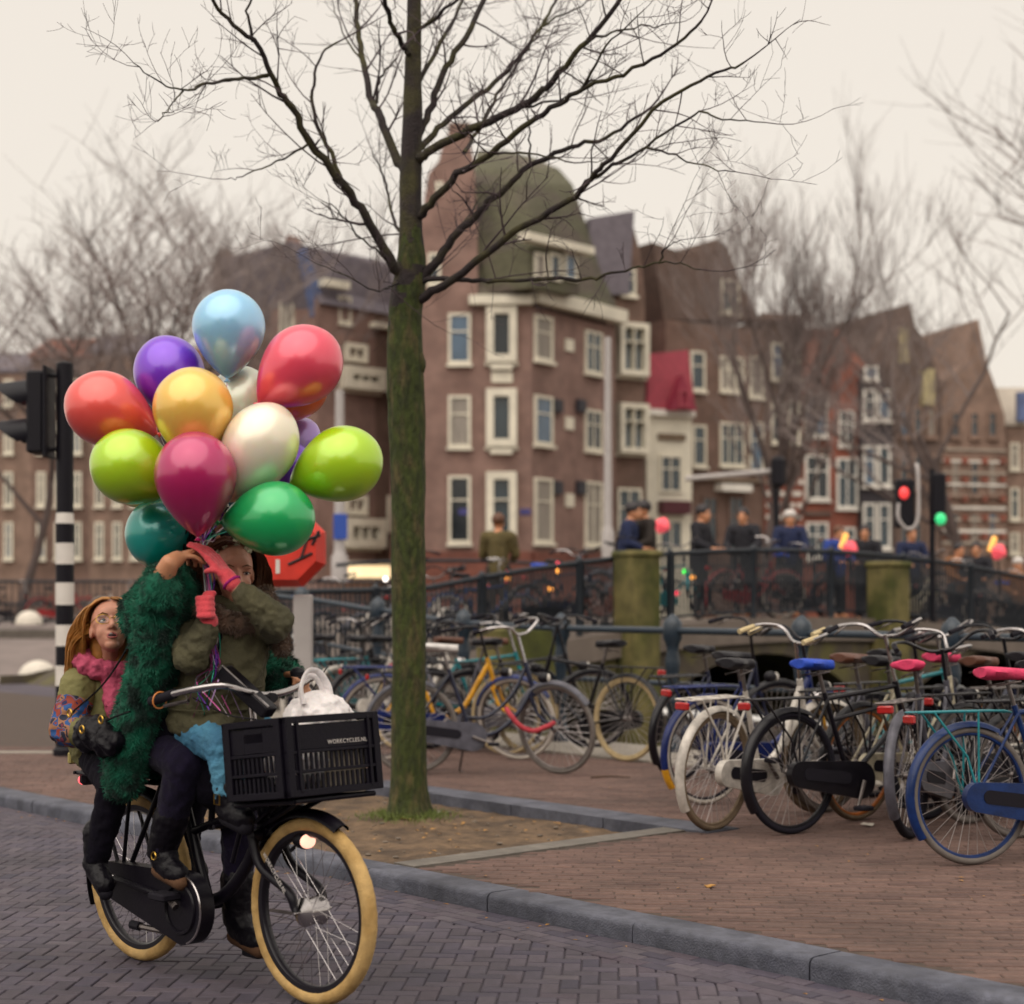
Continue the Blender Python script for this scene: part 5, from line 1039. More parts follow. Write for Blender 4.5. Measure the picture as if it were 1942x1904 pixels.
# ---------------------------------------------------------------- balloons
def bal(name, c, m=.22): return mat('balloon_' + name, c, .32, .03, 3, metal=m, coat=.6, spec=.7, sss=.5, cior=1.7, crough=.14)
G1, G2, G3 = [HM @ p for p in (BL(388, 1030, -.14), BL(398, 1165, -.165), BL(408, 1262, -.12))]
prof0 = [(.035, 0), (.08, .010), (.23, .05), (.49, .15), (.74, .28), (.925, .43), (1.0, .58), (.945, .72), (.785, .84), (.56, .925), (.31, .978), (.13, .996), (.001, 1)]
pr = spline([(a, b, 0) for a, b in prof0], 4); prof1 = [(max(p.x, .0005), p.y) for p in pr]; rib_i = 0
def balloon(label, top, knot, wd, d, c, rc, dt=0.0):
    global rib_i
    t3, k3 = W(*top, d + dt), W(*knot, d); ax_ = t3 - k3; L = ax_.length; r_ = wd * d / F / 2
    o = MB().lathe([(a * r_, b * L) for a, b in prof1], 36).build('balloon', c); o.location = k3; o.rotation_mode = 'QUATERNION'; o.rotation_quaternion = ax_.to_track_quat('Z', 'Y'); tag(o, label, 'balloon', 'bunch of balloons above the bicycle')
    MB().lathe([(.011, -.016), (.013, -.013), (.006, -.006), (.005, 0), (.009, .006)], 10).build('knot', c, o)
    mi = (Matrix.Translation(k3) @ ax_.to_track_quat('Z', 'Y').to_matrix().to_4x4()).inverted(); random.seed(100 + rib_i); rib_i += 1
    j = lambda s_: Vector((random.gauss(0, s_), random.gauss(0, s_), random.gauss(0, s_)))
    mid = (k3 + G1) / 2 + j(.015) + Vector((0, .03, -.02))
    pts = spline([k3 - ax_.normalized()*.01, mid, G1 + j(.006), (G1 + G2)/2 + j(.009), G2 + j(.005), (G2 + G3)/2 + j(.014), G3 + j(.012), G3 + Vector((random.gauss(0, .06), random.gauss(0, .03), -.05)), G3 + Vector((random.gauss(-.02, .09), random.gauss(0, .04), -random.uniform(.08, .2)))], 6)
    MB().tube([mi @ p for p in pts], .0024, 5, flat=.45).build('ribbon', mat('ribbon_' + rc, rc, .25, 0, metal=.3), o); return o
Bp = {k: bal(k, c) for k, c in dict(blue='#9ad2f6', purple='#7a2cd4', pink='#f04c68', coral='#f0564f', gold='#f8c95c', lime='#b4de14', crimson='#bb1364', cream='#fbeed8', green='#08b463', teal='#06a298', mint='#e8eeda', orange='#f26a1c', yellow='#eadb50', lilac='#ab86d4', sky='#64aac8').items()}
RB = ['#c85a9a', '#7a3fb5', '#2fa58a', '#d7c7d0', '#b84f8f', '#c9a5d8']
for i, (lb_, tp, kn, wd, d, c, dt) in enumerate((
 ('light blue balloon on top of the bunch', (436, 550), (431, 717), 138, 6.35, 'blue', .02), ('purple balloon partly behind the gold and light blue ones', (300, 640), (352, 806), 134, 6.42, 'purple', .03),
 ('pink-red balloon high on the right of the bunch', (634, 640), (490, 764), 148, 6.22, 'pink', .02), ('coral red balloon at the left edge of the bunch', (128, 742), (298, 822), 142, 6.32, 'coral', -.03),
 ('gold balloon in the middle of the bunch above the crimson one', (362, 696), (372, 885), 151, 6.12, 'gold', -.02), ('lime green balloon on the left, overlapping the coral one', (174, 858), (346, 922), 143, 6.16, 'lime', -.04),
 ('dark crimson balloon in front, lowest point at the hand', (368, 818), (375, 1017), 155, 5.98, 'crimson', -.02), ('ivory cream balloon right of the gold one', (536, 770), (432, 952), 142, 6.12, 'cream', -.02),
 ('lime green balloon at the right edge of the bunch', (722, 852), (550, 918), 143, 6.18, 'lime', -.03), ('emerald green balloon at the lower right of the bunch', (597, 978), (419, 991), 142, 6.04, 'green', -.02),
 ('dark teal balloon behind the raised arm', (238, 1022), (392, 1000), 134, 6.36, 'teal', -.02), ('pale mint balloon showing between blue and ivory balloons', (474, 696), (428, 862), 124, 6.5, 'mint', 0),
 ('orange balloon showing below the pink-red one', (600, 680), (500, 800), 130, 6.42, 'orange', 0), ('yellow balloon edge showing below the left lime balloon', (205, 892), (350, 930), 112, 6.44, 'yellow', 0),
 ('violet balloon showing between ivory and emerald balloons', (578, 848), (510, 936), 88, 6.42, 'purple', 0), ('lilac balloon edge showing beside the right lime balloon', (596, 800), (510, 900), 88, 6.55, 'lilac', 0), ('sky blue balloon sliver beside the emerald one', (470, 898), (428, 990), 74, 6.42, 'sky', 0))):
    balloon(lb_, tp, kn, wd, d, Bp[c], RB[i % 6], dt)
# ---------------------------------------------------------------- people on the bicycle
M_skin = mat('skin', '#c98e76', .5, .06, 12, .05, 200, sss=.12); M_skin2 = mat('skin_tan', '#c58a66', .5, .06, 12, .05, 200, sss=.12)
M_fur = mat('green_fur', '#0b5f47', .95, .4, 14, sheen=.1, col2='#04281f', c2scale=13); M_blackc = mat('black_cloth', '#0d0916', .95, .25, 30, .2, 120, spec=.2); M_navyc = mat('navy_cloth', '#181228', .95, .3, 40, .3, 200, spec=.2, sheen=.06)
M_olive = mat('olive_parka', '#555139', .85, .2, 8, .35, 60, col2='#454230', c2scale=3); M_olive2 = mat('olive_jacket', '#7f7a4c', .85, .18, 8, .25, 50, col2='#6b6740', c2scale=4); M_jean = mat('jeans', '#5795b3', .85, .25, 9, .4, 90, col2='#3f7697', c2scale=6); M_glove = mat('pink_glove', '#e8525c', .95, .12, 60, .35, 160, sheen=.3)
M_hairb = mat('hair_brown', '#5a3722', .5, .25, 30); M_haird = mat('hair_dark', '#1d1318', .45, .2, 30); M_hairg = mat('hair_ginger_blond', '#b07a3c', .5, .25, 30); M_scarf = mat('pink_scarf', '#b34a66', .95, .2, 14, .4, 60); M_furg = mat('collar_fur', '#6b5546', .95, .3, 20, sheen=.3); M_leath = mat('black_leather', '#09060f', .45, .1, 14, .3, 40, spec=.25); M_gold = mat('gold_metal', '#c9a24c', .3, .1, 10, metal=1); M_dark = mat('mouth_dark', '#3a1418', .5, 0); M_eye = mat('eye_white', '#d8cfc8', .25, 0); M_iris = mat('iris', '#2e2a30', .2, 0); M_lip = mat('lips', '#a85550', .45, .05); M_brow = mat('brows', '#6d4a2c', .8, .1); M_sole = mat('boot_sole', '#5e4029', .85, .2)
def head_shapes(m, H, s=1.0, mouth_open=False):
    def e(c, r): m.ell(H @ (Vector(c)*s), tuple(x*s for x in (r if hasattr(r, '__len__') else (r, r, r))), 18, 12, H.to_3x3().to_4x4())
    e((-.008, 0, .028), (.098, .078, .096)); e((.03, 0, -.03), (.066, .058, .078)); e((.062, 0, -.094), (.026, .028, .02)); e((.048, .034, -.035), (.036, .026, .034)); e((.048, -.034, -.035), (.036, .026, .034)); e((.07, 0, .04), (.024, .05, .03))
    m.cap(H @ (Vector((.092, 0, .008))*s), H @ (Vector((.112, 0, -.03))*s), .009*s, .013*s); e((.1, .011, -.034), (.011, .009, .008)); e((.1, -.011, -.034), (.011, .009, .008))
    e((.082, 0, -.055), (.018, .026, .012)); e((.078, 0, -.076), (.018, .024, .010)); e((.06, 0, -.064), (.03, .035, .03))
    for y in (-1, 1): e((-.005, .076*y, -.012), (.02, .009, .03)); e((.078, .034*y, .022), (.012, .024, .007))
def face_parts(body, H, s=1.0, gaze=(0, 0), mouth=True, glasses=False, brow=None):
    for y in (-1, 1):
        c = H @ (Vector((.076, .033*y, .0))*s); eo = MB().ell(c, tuple(x*s for x in (.0145, .0145, .0075)), 12, 8, H.to_3x3().to_4x4()).build('eye', M_eye, body)
        MB().ell(H @ (Vector((.0885, .033*y + gaze[0], gaze[1]))*s), tuple(x*s for x in (.004, .0068, .0066)), 10, 6, H.to_3x3().to_4x4()).build('iris', M_iris, eo)
        MB().tube([H @ (Vector(p)*s) for p in ((.079, (.033 - .017)*y, .001), (.089, .033*y, .0075), (.079, (.033 + .017)*y, .001))], .0034*s, 6).build('eyelid', M_brow, eo)
        MB().tube([H @ (Vector(p)*s) for p in ((.093, .016*y, .026), (.091, .035*y, .033), (.078, .054*y, .026))], [.003*s, .0042*s, .002*s], 6, flat=.6).build('eyebrow', brow or M_brow, body)
    if mouth:
        mo = MB().ell(H @ (Vector((.094, 0, -.066))*s), tuple(x*s for x in (.008, .017, .0085)), 12, 8, H.to_3x3().to_4x4()).build('mouth', M_dark, body)
        MB().tube([H @ (Vector((.098 - .006*abs(math.cos(a)), .018*math.cos(a), -.066 + .0092*math.sin(a)))*s) for a in [2*math.pi*i/16 for i in range(16)]], .0042*s, 6, closed=True).build('lips', M_lip, mo)
        MB().box(H @ (Vector((.099, 0, -.0585))*s), (.004*s, .02*s, .005*s), None).build('teeth', M_eye, mo, False)
def hand_shapes(m, wrist, d, nrm, s=1.0, curl=(.5, .6, .6), spread=.2, thumb_in=.6, side=1, fl=(1, 1, 1, 1), tl=1.0):
    """palm, four jointed fingers and a thumb that leaves the side of the palm; d = wrist to knuckles, nrm = back of the hand"""
    d = Vector(d).normalized(); nrm = Vector(nrm); nrm = (nrm - d*nrm.dot(d)).normalized(); sd = d.cross(nrm) * side; W0 = Vector(wrist)
    for k in range(4): o = (k - 1.5)*.019*s; m.cap(W0 + d*.015*s + sd*o*.7, W0 + d*.085*s + sd*o, .014*s, .0115*s, 10)
    tips = []
    for k in range(4):
        ln = (.078, .088, .082, .064)[k]*s*fl[k]; o = (k - 1.5)*.0195*s; p = W0 + d*.086*s + sd*o; a = 0; fd = (d + sd*((k - 1.5)*spread*.12)).normalized(); r_ = .0088*s
        for j, f in enumerate((.46, .31, .23)):
            a = curl[j]; fd = (fd*math.cos(a) - nrm_axis(fd, sd, nrm)*math.sin(a)).normalized(); q = p + fd*ln*f; m.cap(p, q, r_, r_*.92, 8); p = q; r_ *= .92
        tips.append(p)
    p = W0 + d*.028*s - sd*.026*s; fd = (d*.6 - sd*.75 - nrm*.35).normalized(); r_ = .0105*s
    for f, b in ((.036, 0), (.03, thumb_in), (.024, thumb_in*.8)):
        fd = (fd + (sd*.7 - nrm*.5)*b*.7).normalized(); q = p + fd*f*s*tl; m.cap(p, q, r_, r_*.92, 8); p = q; r_ *= .92
    return tips
def nrm_axis(fd, sd, nrm): return sd.cross(fd).normalized() if sd.cross(fd).dot(nrm) > 0 else -sd.cross(fd).normalized()
def strands(name, m, parent, H, s, n, region, length, r0=.0045, seed=1, flow=(0, 0, -1), wav=.006, out=.012, back=.3, part_y=.0):
    """hair as clumps rooted on the scalp that lie along the skull, then hang"""
    rnd = random.Random(seed); b = MB(); grav = Vector(flow).normalized(); cen = H @ (Vector((-.008, 0, .028))*s); rad = Vector((.102, .082, .10))*s; H3 = H.to_3x3(); Hi = H3.inverted()
    made = 0
    while made < n:
        a, ph = rnd.uniform(-math.pi, math.pi), rnd.uniform(-.55, 1.5); v = Vector((math.cos(ph)*math.cos(a), math.cos(ph)*math.sin(a), math.sin(ph)))
        if not region(v): continue
        made += 1; p = Vector((v.x*rad.x, v.y*rad.y, v.z*rad.z)); L = length*rnd.uniform(.75, 1.1); k = 11; step = L/k; pts = []; rr = []
        dirn = Vector((-.25, (1 if v.y > part_y else -1)*.9, .1)); w0, w1 = rnd.uniform(0, 6), rnd.uniform(4, 9); g = Hi @ grav
        for i in range(k + 1):
            q = Vector((p.x/rad.x, p.y/rad.y, p.z/rad.z)); ln = q.length
            if ln < 1.0 + out/.1*.5: p = Vector((q.x/ln*rad.x, q.y/ln*rad.y, q.z/ln*rad.z)) * (1 + out*6*rnd.uniform(.4, 1))
            wob = Vector((math.sin(w0 + i*w1*.12), math.cos(w0*1.3 + i*w1*.13), 0)) * wav * (i/k)
            pts.append(cen + H3 @ (p + wob)); rr.append(r0*s*(1 - .75*(i/k)**2) * (.75 if i == 0 else 1))
            nq = Vector((p.x/rad.x**2, p.y/rad.y**2, p.z/rad.z**2)).normalized(); t = i/k; dd = (dirn*(1 - min(1, t*2.6)) + g*(.35 + t*1.6) + Vector((-back, 0, 0))*(1 - t)); 
            dd = dd + Vector((max(0, -p.x/rad.x - .85)*1.6, 0, 0))
            if q.length < 1.25: dd = dd - nq*min(0, dd.dot(nq))
            p = p + dd.normalized()*step
        b.tube(pts, rr, 4, cap=False, flat=.6)
    o = b.build(name, m, parent); g = Hi @ grav; k = MB(); P0 = Vector((-.035, 0, .03))*s; k.ell(cen + H3 @ (Vector((-.03, 0, .012))*s), tuple(x*s for x in (.083, .081, .088)), 16, 10, H3.to_4x4())
    a0 = Vector((-.05, 0, -.02))*s
    for y in (-.035, 0, .035): k.cap(cen + H3 @ (a0 + Vector((0, y*s, 0))), cen + H3 @ (a0 + Vector((0, y*s, 0)) + g*length*.6), .045*s, .03*s)
    link('hair_mass', remesh(k, 'hair_mass', m, .009, 4, .006, 30), o)
    return tag(o, kind='stuff')
def fur(name, me, m, parent, n, ln, r0, seed, sel=lambda c: True, droop=(0, 0, -.5), clump=.0):
    rnd = random.Random(seed); ps = [p for p in me.polygons if sel(p.center)]; b = MB(); dr = Vector(droop)
    for i in range(n):
        p = rnd.choice(ps); c = p.center + Vector((rnd.gauss(0, .004), rnd.gauss(0, .004), rnd.gauss(0, .004))); nz_ = Vector((noise.noise(c*22), noise.noise(c*22 + Vector((9, 0, 0))), noise.noise(c*22 + Vector((0, 9, 0)))))
        d = (p.normal + dr*rnd.uniform(.4, 1.2) + nz_*1.3 + Vector((rnd.gauss(0, .25), rnd.gauss(0, .25), rnd.gauss(0, .25)))).normalized(); L = ln*rnd.uniform(.5, 1.2); t = d.orthogonal().normalized()*r0; t2 = d.cross(t)
        q = c - p.normal*.006; mid = q + d*L*.6 + dr*L*.1; tip = q + d*L + dr*L*.45
        b.add([q + t, q - t*.5 + t2*.87, q - t*.5 - t2*.87, mid + t*.75, mid - t*.4 + t2*.6, mid - t*.4 - t2*.6, tip], [(0,1,4,3), (1,2,5,4), (2,0,3,5), (3,4,6), (4,5,6), (5,3,6)])
    return tag(b.build(name, m, parent), kind='stuff')
def hero_mesh(name, me, parent=None):
    o = link(name, me, parent)
    if parent is None: o.matrix_basis = HM
    return o
V = Vector
def chain(m, pts, rs, n=14):
    for i in range(len(pts)-1): m.cap(V(pts[i]), V(pts[i+1]), rs[i], rs[i+1], n)
# ---- woman in the green fur coat
Hw = Matrix.Translation((.44, .0, 1.675)) @ Matrix.Rotation(R(-12), 4, 'Z') @ Matrix.Rotation(R(8), 4, 'Y')
sR, eR, wR = V((.30, -.15, 1.38)), BL(302, 1112, -.33), BL(322, 1068, -.33)
hR = BL(378, 1034, -.15); hk = (hR - wR).normalized()
m = MB(); head_shapes(m, Hw, 1.05); chain(m, [(.34, 0, 1.40), (.40, 0, 1.56)], [.06, .055]); chain(m, [(.15, 0, .95), (.24, 0, 1.2), (.32, 0, 1.40)], [.14, .12, .11])
chain(m, [sR, eR, wR], [.05, .046, .034]); m.cap(wR, wR + hk*.05, .033, .03)
hand_shapes(m, wR + hk*.03, hk, (0, -.45, .8), 1.05, (.5, .85, .6), .25, .9, -1, tl=.8)
sL, eL, wL = V((.29, .17, 1.38)), V((.38, .30, 1.16)), V((.52, .30, 1.13)); chain(m, [sL, eL, wL], [.05, .042, .028]); hand_shapes(m, wL, (1, 0, .05), (0, .2, 1), 1.05, (.7, .9, .7), .2, .7, 1)
hips = [(V((.16, -.09, .92)), V((.49, -.13, .82)), V((.335, -.13, .47)), V((.44, -.13, .405))), (V((.16, .09, .92)), V((.47, .13, .68)), V((.455, .13, .20)), V((.58, .13, .135)))]
for h_, k_, a_, t_ in hips: chain(m, [h_, k_, a_], [.085, .06, .04])
wm = hero_mesh('person', remesh(m, 'person', M_skin2, .0052, 3)); tag(wm, 'woman in long green fur coat riding the cargo bicycle and holding up the balloon strings', 'person')
face_parts(wm, Hw, 1.05, mouth=False, brow=M_haird)
strands('hair', M_haird, wm, Hw, 1.07, 700, lambda v: v.z > .2 or v.x < .1, .3, .0042, 3)
# sunglasses pushed up
for y in (-.034, .034): MB().ell(Hw @ V((.103, y, .004)), (.008, .03, .024), 14, 8, Hw.to_3x3().to_4x4()).build('sunglasses_lens', M_leath, wm)
m = MB(); chain(m, [(.17, 0, .92), (.25, -.01, 1.12), (.34, -.0, 1.37)], [.175, .165, .145]); m.ell((.42, 0, .82), (.2, .17, .15), 16, 10); m.ell((.30, -.02, .95), (.2, .19, .16), 16, 10); m.ell((.52, .02, .76), (.12, .14, .13), 14, 8)
hero_mesh('dress', remesh(m, 'dress', M_blackc, .011, 5, .008, 11), wm)
for (h_, k_, a_, t_), nm in zip(hips, 'rl'):
    m = MB(); chain(m, [h_, k_], [.105, .082]); chain(m, [k_, lerp(k_, a_, .55), a_], [.078, .062, .05]); hero_mesh('trouser_leg', remesh(m, 'trouser_leg', M_navyc, .008, 4, .006, 16), wm)
    d = (t_ - a_).normalized(); m = MB(); up = (k_ - a_).normalized(); chain(m, [a_ + up*.16, a_ + V((0, 0, .01))], [.068, .056]); m.ell(a_ + V((.02, 0, -.015)), (.065, .05, .05), 14, 10); chain(m, [a_ + V((.01, 0, -.03)), lerp(a_, t_, .7) + V((0, 0, -.01)), t_ + V((.01, 0, -.0))], [.046, .045, .038])
    bo = hero_mesh('boot', remesh(m, 'boot', M_leath, .007, 3, .003, 30), wm)
    dz = V((0, 0, -.05)); s_ = MB(); s_.cap(a_ + V((-.01, 0, -.062)), t_ + V((.02, 0, -.028)), .034, .033); mid = (a_ + t_)/2
    s_.v = [tuple(V(v)) for v in s_.v]; so = s_.build('sole', M_sole, bo)
    if nm == 'r': MB().torus(.014, .003, 14, 5, Matrix.Translation(a_ + V((.03, -.056, .0)))).build('buckle', M_gold, bo)
# coat: body open at the front, hanging to below the rack; bent right sleeve; left sleeve to the far grip
m = MB(); chain(m, [(.28, -.02, 1.38), (.26, -.04, 1.2), (.24, -.07, 1.05)], [.145, .13, .12]); chain(m, [(.26, .05, 1.37), (.19, .05, 1.0)], [.15, .15]); chain(m, [(.18, .02, 1.02), (.13, .03, .9), (.11, .03, .8)], [.12, .11, .09])
chain(m, [(.16, -.10, 1.0), (.13, -.15, .86), (.11, -.165, .77)], [.10, .085, .07]); chain(m, [sR + V((-.01, 0, -.01)), BL(305, 1135, -.28)], [.115, .088])
chain(m, [BL(308, 1100, -.29), BL(299, 1140, -.28), BL(297, 1190, -.27), BL(290, 1245, -.26), BL(272, 1320, -.24), BL(250, 1400, -.23), BL(234, 1478, -.22)], [.064, .082, .084, .078, .078, .09, .078])
chain(m, [BL(335, 1110, -.17), BL(345, 1160, -.13), BL(335, 1235, -.13), BL(315, 1310, -.14)], [.08, .1, .09, .075])
chain(m, [(.32, .03, 1.43), (.38, .02, 1.50)], [.12, .08]); chain(m, [BL(303, 1128, -.31), eR + V((0, .01, -.01)), lerp(eR, wR, .22)], [.08, .07, .058])
chain(m, [sL, eL, lerp(eL, wL, .9)], [.11, .10, .08])
cm_ = remesh(m, 'fur_coat', M_fur, .010, 3, .013, 17); co = hero_mesh('fur_coat', cm_, wm)
camd = V((.69, -.72, .1))
fur('fur_pile', cm_, M_fur, co, 46000, .022, .0019, 5, lambda c: True, droop=(0, 0, -.25))
# ---- girl in the parka on the front saddle
Hc = Matrix.Translation((.585, .012, 1.525)) @ Matrix.Rotation(R(-24), 4, 'Z') @ Matrix.Rotation(R(2), 4, 'Y')
gl, gu = BL(397, 1163, -.17), BL(438, 1104, -.14)
csR, ceR, cwR = V((.50, -.12, 1.31)), BL(362, 1246, -.21), gl + V((-.01, .0, -.045))
csL, ceL, cwL = V((.63, .14, 1.33)), BL(523, 1180, -.0), BL(452, 1118, -.12)
m = MB(); head_shapes(m, Hc, .97); chain(m, [(.56, .02, 1.36), (.585, .03, 1.47)], [.05, .048]); chain(m, [(.48, 0, .98), (.54, .01, 1.2), (.56, .02, 1.34)], [.11, .1, .09]); chain(m, [csR, ceR, cwR], [.04, .034, .026]); chain(m, [csL, ceL, cwL], [.04, .034, .026])
hu = (gu - cwL).normalized(); m.cap(cwL, cwL + hu*.05, .026, .024); lg = [(V((.48, -.08, .95)), V((.71, -.12, .89)), V((.735, -.115, .70)), V((.81, -.12, .645))), (V((.48, .08, .95)), V((.71, .13, .89)), V((.735, .12, .70)), V((.81, .12, .645)))]
for h_, k_, a_, t_ in lg: chain(m, [h_, k_, a_], [.06, .05, .038])
cb = hero_mesh('person', remesh(m, 'person', M_skin, .0052, 3)); tag(cb, 'girl in olive parka with coral gloves seated in front holding balloon ribbons', 'person')
face_parts(cb, Hc, .97, mouth=True, gaze=(.0, .002))
strands('hair', M_hairb, cb, Hc, 1.0, 1300, lambda v: (v.z > .55 or v.x < .15) and not (v.x > .55 and v.z < .75), .36, .003, 8, flow=(-.05, 0, -1), wav=.016, out=.016)
for i, (u, v, y) in enumerate(((414, 1052, -.05), (428, 1036, -.03), (448, 1028, 0), (470, 1040, .04))):
    b = MB(); c = BL(u, v, y)
    for k in range(6): a = k*math.pi/3; b.ell(c + V((.004, .012*math.cos(a), .012*math.sin(a))), (.006, .009, .009), 8, 6)
    b.ell(c + V((.008, -.004, 0)), .006, 8, 6); b.build('hair_flower', mat('flower_white', '#d6d3b4', .7, .1), cb)
m = MB(); chain(m, [(.485, 0, 1.0), (.53, .005, 1.16), (.555, .02, 1.31)], [.175, .165, .145]); m.ell((.50, 0, .97), (.2, .185, .09), 16, 10); m.ell((.57, -.07, .955), (.13, .1, .075), 14, 8)
pk = remesh(m, 'parka', M_olive, .008, 4, .014, 10); po = hero_mesh('parka', pk, cb)
m = MB(); chain(m, [csR, ceR, lerp(ceR, cwR, .86)], [.072, .064, .048]); hero_mesh('sleeve', remesh(m, 'sleeve', M_olive, .007, 4, .012, 17), cb)
m = MB(); chain(m, [csL, ceL, lerp(ceL, cwL, .86)], [.075, .064, .046]); hero_mesh('sleeve', remesh(m, 'sleeve', M_olive, .007, 4, .012, 17), cb)
fd = camd.normalized(); MB().tube([V((.555, .02, 1.31)) + fd*.142, V((.53, .005, 1.16)) + fd*.169, V((.49, 0, 1.02)) + fd*.178], .004, 6).build('zip', M_blackc, po)
for z_, r_ in ((1.10, .172), (1.02, .18)): MB().tube([V((.505, 0, z_)) + V((math.cos(a), math.sin(a), 0))*r_ for a in [R(x) for x in range(-110, 60, 10)]], .0035, 5).build('seam', M_olive, po)
m = MB()
for i in range(16): a = 2*math.pi*i/16; m.ell(V((.565 + .115*math.cos(a), .025 + .13*math.sin(a), 1.375 - .03*math.cos(a) + .012*math.sin(3*a))), (.05, .05, .045), 10, 8)
sf = remesh(m, 'fur_collar', M_furg, .009, 3, .008, 20); so = hero_mesh('fur_collar', sf, cb); fur('fur_pile', sf, M_furg, so, 5000, .022, .0018, 9, droop=(0, 0, -.2))
m = MB(); 
for i in range(7): t = i/6; m.ell(BL(lerp(505, 535, t), lerp(1130, 1225, t), lerp(.1, .15, t)), (.035, .035, .035), 8, 6)
hf = remesh(m, 'hood_trim', M_furg, .009, 3, .006, 20); ho2 = hero_mesh('hood_trim', hf, cb); fur('fur_pile', hf, M_furg, ho2, 2500, .022, .0018, 10, droop=(0, 0, -.2))
m = MB(); chain(m, [BL(392, 1190, -.155), gl + V((.0, 0, -.03))], [.032, .034]); d_ = (G1 - G2).normalized(); up = HM.to_3x3().inverted() @ d_
W1 = gl + V((0, 0, -.02)); 
for k in range(4):                                      # closed fist: fingers wrap round the bundle
    zc = W1 + up*(.012 + .021*k); c0 = zc + V((-.012, -.03, 0)); pts = [c0, c0 + V((.028, -.024, 0)), c0 + V((.056, -.004, 0)), c0 + V((.05, .02, 0))]
    for a, b in zip(pts[:-1], pts[1:]): m.cap(a, b, .0125, .012, 8)
m.ell(W1 + up*.04 + V((-.012, .0, 0)), (.028, .03, .046), 12, 10); chain(m, [W1 + up*.06 + V((0, -.02, 0)), W1 + up*.092 + V((.02, -.02, 0)), W1 + up*.095 + V((.042, -.004, 0))], [.014, .013, .012], 8)
hero_mesh('glove', remesh(m, 'glove', M_glove, .0045, 3), cb)
m = MB(); hd_ = (BL(396, 1046, -.17) - cwL).normalized(); wst = cwL + hu*.03; m.cap(wst, wst + hd_*.04, .032, .03); hand_shapes(m, wst + hd_*.03, hd_, (.75, .25, .35), 1.12, (.12, .25, .25), .3, 1.3, 1, tl=.5)
hero_mesh('glove', remesh(m, 'glove', M_glove, .0045, 2), cb)
Mc = Matrix.Translation(wst + hd_*.004) @ hd_.to_track_quat('Y', 'Z').to_matrix().to_4x4(); MB().torus(.033, .005, 20, 6, Mc).build('glove_cuff', mat('magenta_cuff', '#a3127a', .8, .1), cb)
for h_, k_, a_, t_ in lg:
    m = MB(); chain(m, [h_, k_], [.085, .068]); chain(m, [k_, a_ + V((0, 0, .03))], [.066, .052]); hero_mesh('trouser_leg', remesh(m, 'trouser_leg', M_jean, .007, 3, .011, 16), cb)
    m = MB(); chain(m, [a_ + V((0, 0, .05)), a_ + V((0, 0, -.01))], [.053, .05]); chain(m, [a_ + V((-.01, 0, -.03)), t_ + V((.02, 0, 0))], [.046, .04]); bo = hero_mesh('boot', remesh(m, 'boot', M_leath, .006, 3, .003, 30), cb)
    s_ = MB(); s_.cap(a_ + V((-.015, 0, -.062)), t_ + V((.03, 0, -.03)), .03, .03); s_.build('sole', M_rub, bo)
    if a_.y < 0: MB().tube([a_ + V((.0, -.056, .01)) + V((.016*x, 0, .018*z)) for x, z in ((-1, -1), (1, -1), (1, 1), (-1, 1))], .003, 5, closed=True).build('buckle', M_gold, bo)
# ---- girl on the rear carrier with glasses
Hg = Matrix.Translation((-.062, -.095, 1.31)) @ Matrix.Rotation(R(-30), 4, 'Z') @ Matrix.Rotation(R(-23), 4, 'Y')
m = MB(); head_shapes(m, Hg, .98); chain(m, [(-.15, -.06, 1.12), (-.105, -.07, 1.235)], [.05, .048]); chain(m, [(-.17, -.03, .83), (-.18, -.05, 1.0), (-.16, -.055, 1.12)], [.11, .1, .09])
gsR, geR, gwR = V((-.16, -.17, 1.09)), V((-.13, -.25, .92)), V((.02, -.22, .90)); chain(m, [gsR, geR, gwR], [.04, .034, .026]); hand_shapes(m, gwR, (1, .1, .1), (0, -.6, .6), .9, (.5, .6, .5), .2, .5, 1)
gsL = V((-.14, .07, 1.09)); chain(m, [gsL, (-.06, .14, .95), (.05, .13, .95)], [.04, .034, .026])
gl_ = [(V((-.15, -.09, .80)), V((.13, -.20, .72)), V((.03, -.215, .44)), V((.08, -.225, .345))), (V((-.15, .09, .80)), V((.10, .2, .72)), V((.02, .21, .44)), V((.07, .22, .345)))]
for h_, k_, a_, t_ in gl_: chain(m, [h_, k_, a_], [.06, .048, .036])
gb = hero_mesh('person', remesh(m, 'person', M_skin, .0048, 3)); tag(gb, 'fair-haired girl with glasses and pink scarf looking up from the rear carrier', 'person')
face_parts(gb, Hg, .98, gaze=(.002, .004))
strands('hair', M_hairg, gb, Hg, 1.0, 1700, lambda v: (v.z > .62 or v.x < .12) and not (v.x > .55 and v.z < .70), .33, .0028, 4, flow=(-.04, 0, -1), wav=.008, out=.005, back=.0)
for y in (-.034, .034):
    c = V((.104, y, .0)); rim_ = [Hg @ ((c + V((-.006*abs(math.cos(a)), .027*math.cos(a), .02*math.sin(a))))*.98) for a in [2*math.pi*i/20 for i in range(20)]]
    go = MB().tube(rim_, .0016, 6, closed=True).build('glasses_rim', M_gold, gb); MB().add(rim_, [tuple(range(20))]).build('lens', mat('lens_glass', '#f0f0f4', .05, 0, spec=.5, alpha=.1), go)
MB().tube([Hg @ (V(p)*.98) for p in ((.104, -.008, .004), (.108, 0, .007), (.104, .008, .004))], .0016, 5).build('glasses_bridge', M_gold, gb)
for y in (-1, 1): MB().tube([Hg @ (V(p)*.98) for p in ((.099, .061*y, .006), (.05, .078*y, .006), (-.01, .084*y, .0))], .0015, 5).build('glasses_arm', M_gold, gb)
m = MB()
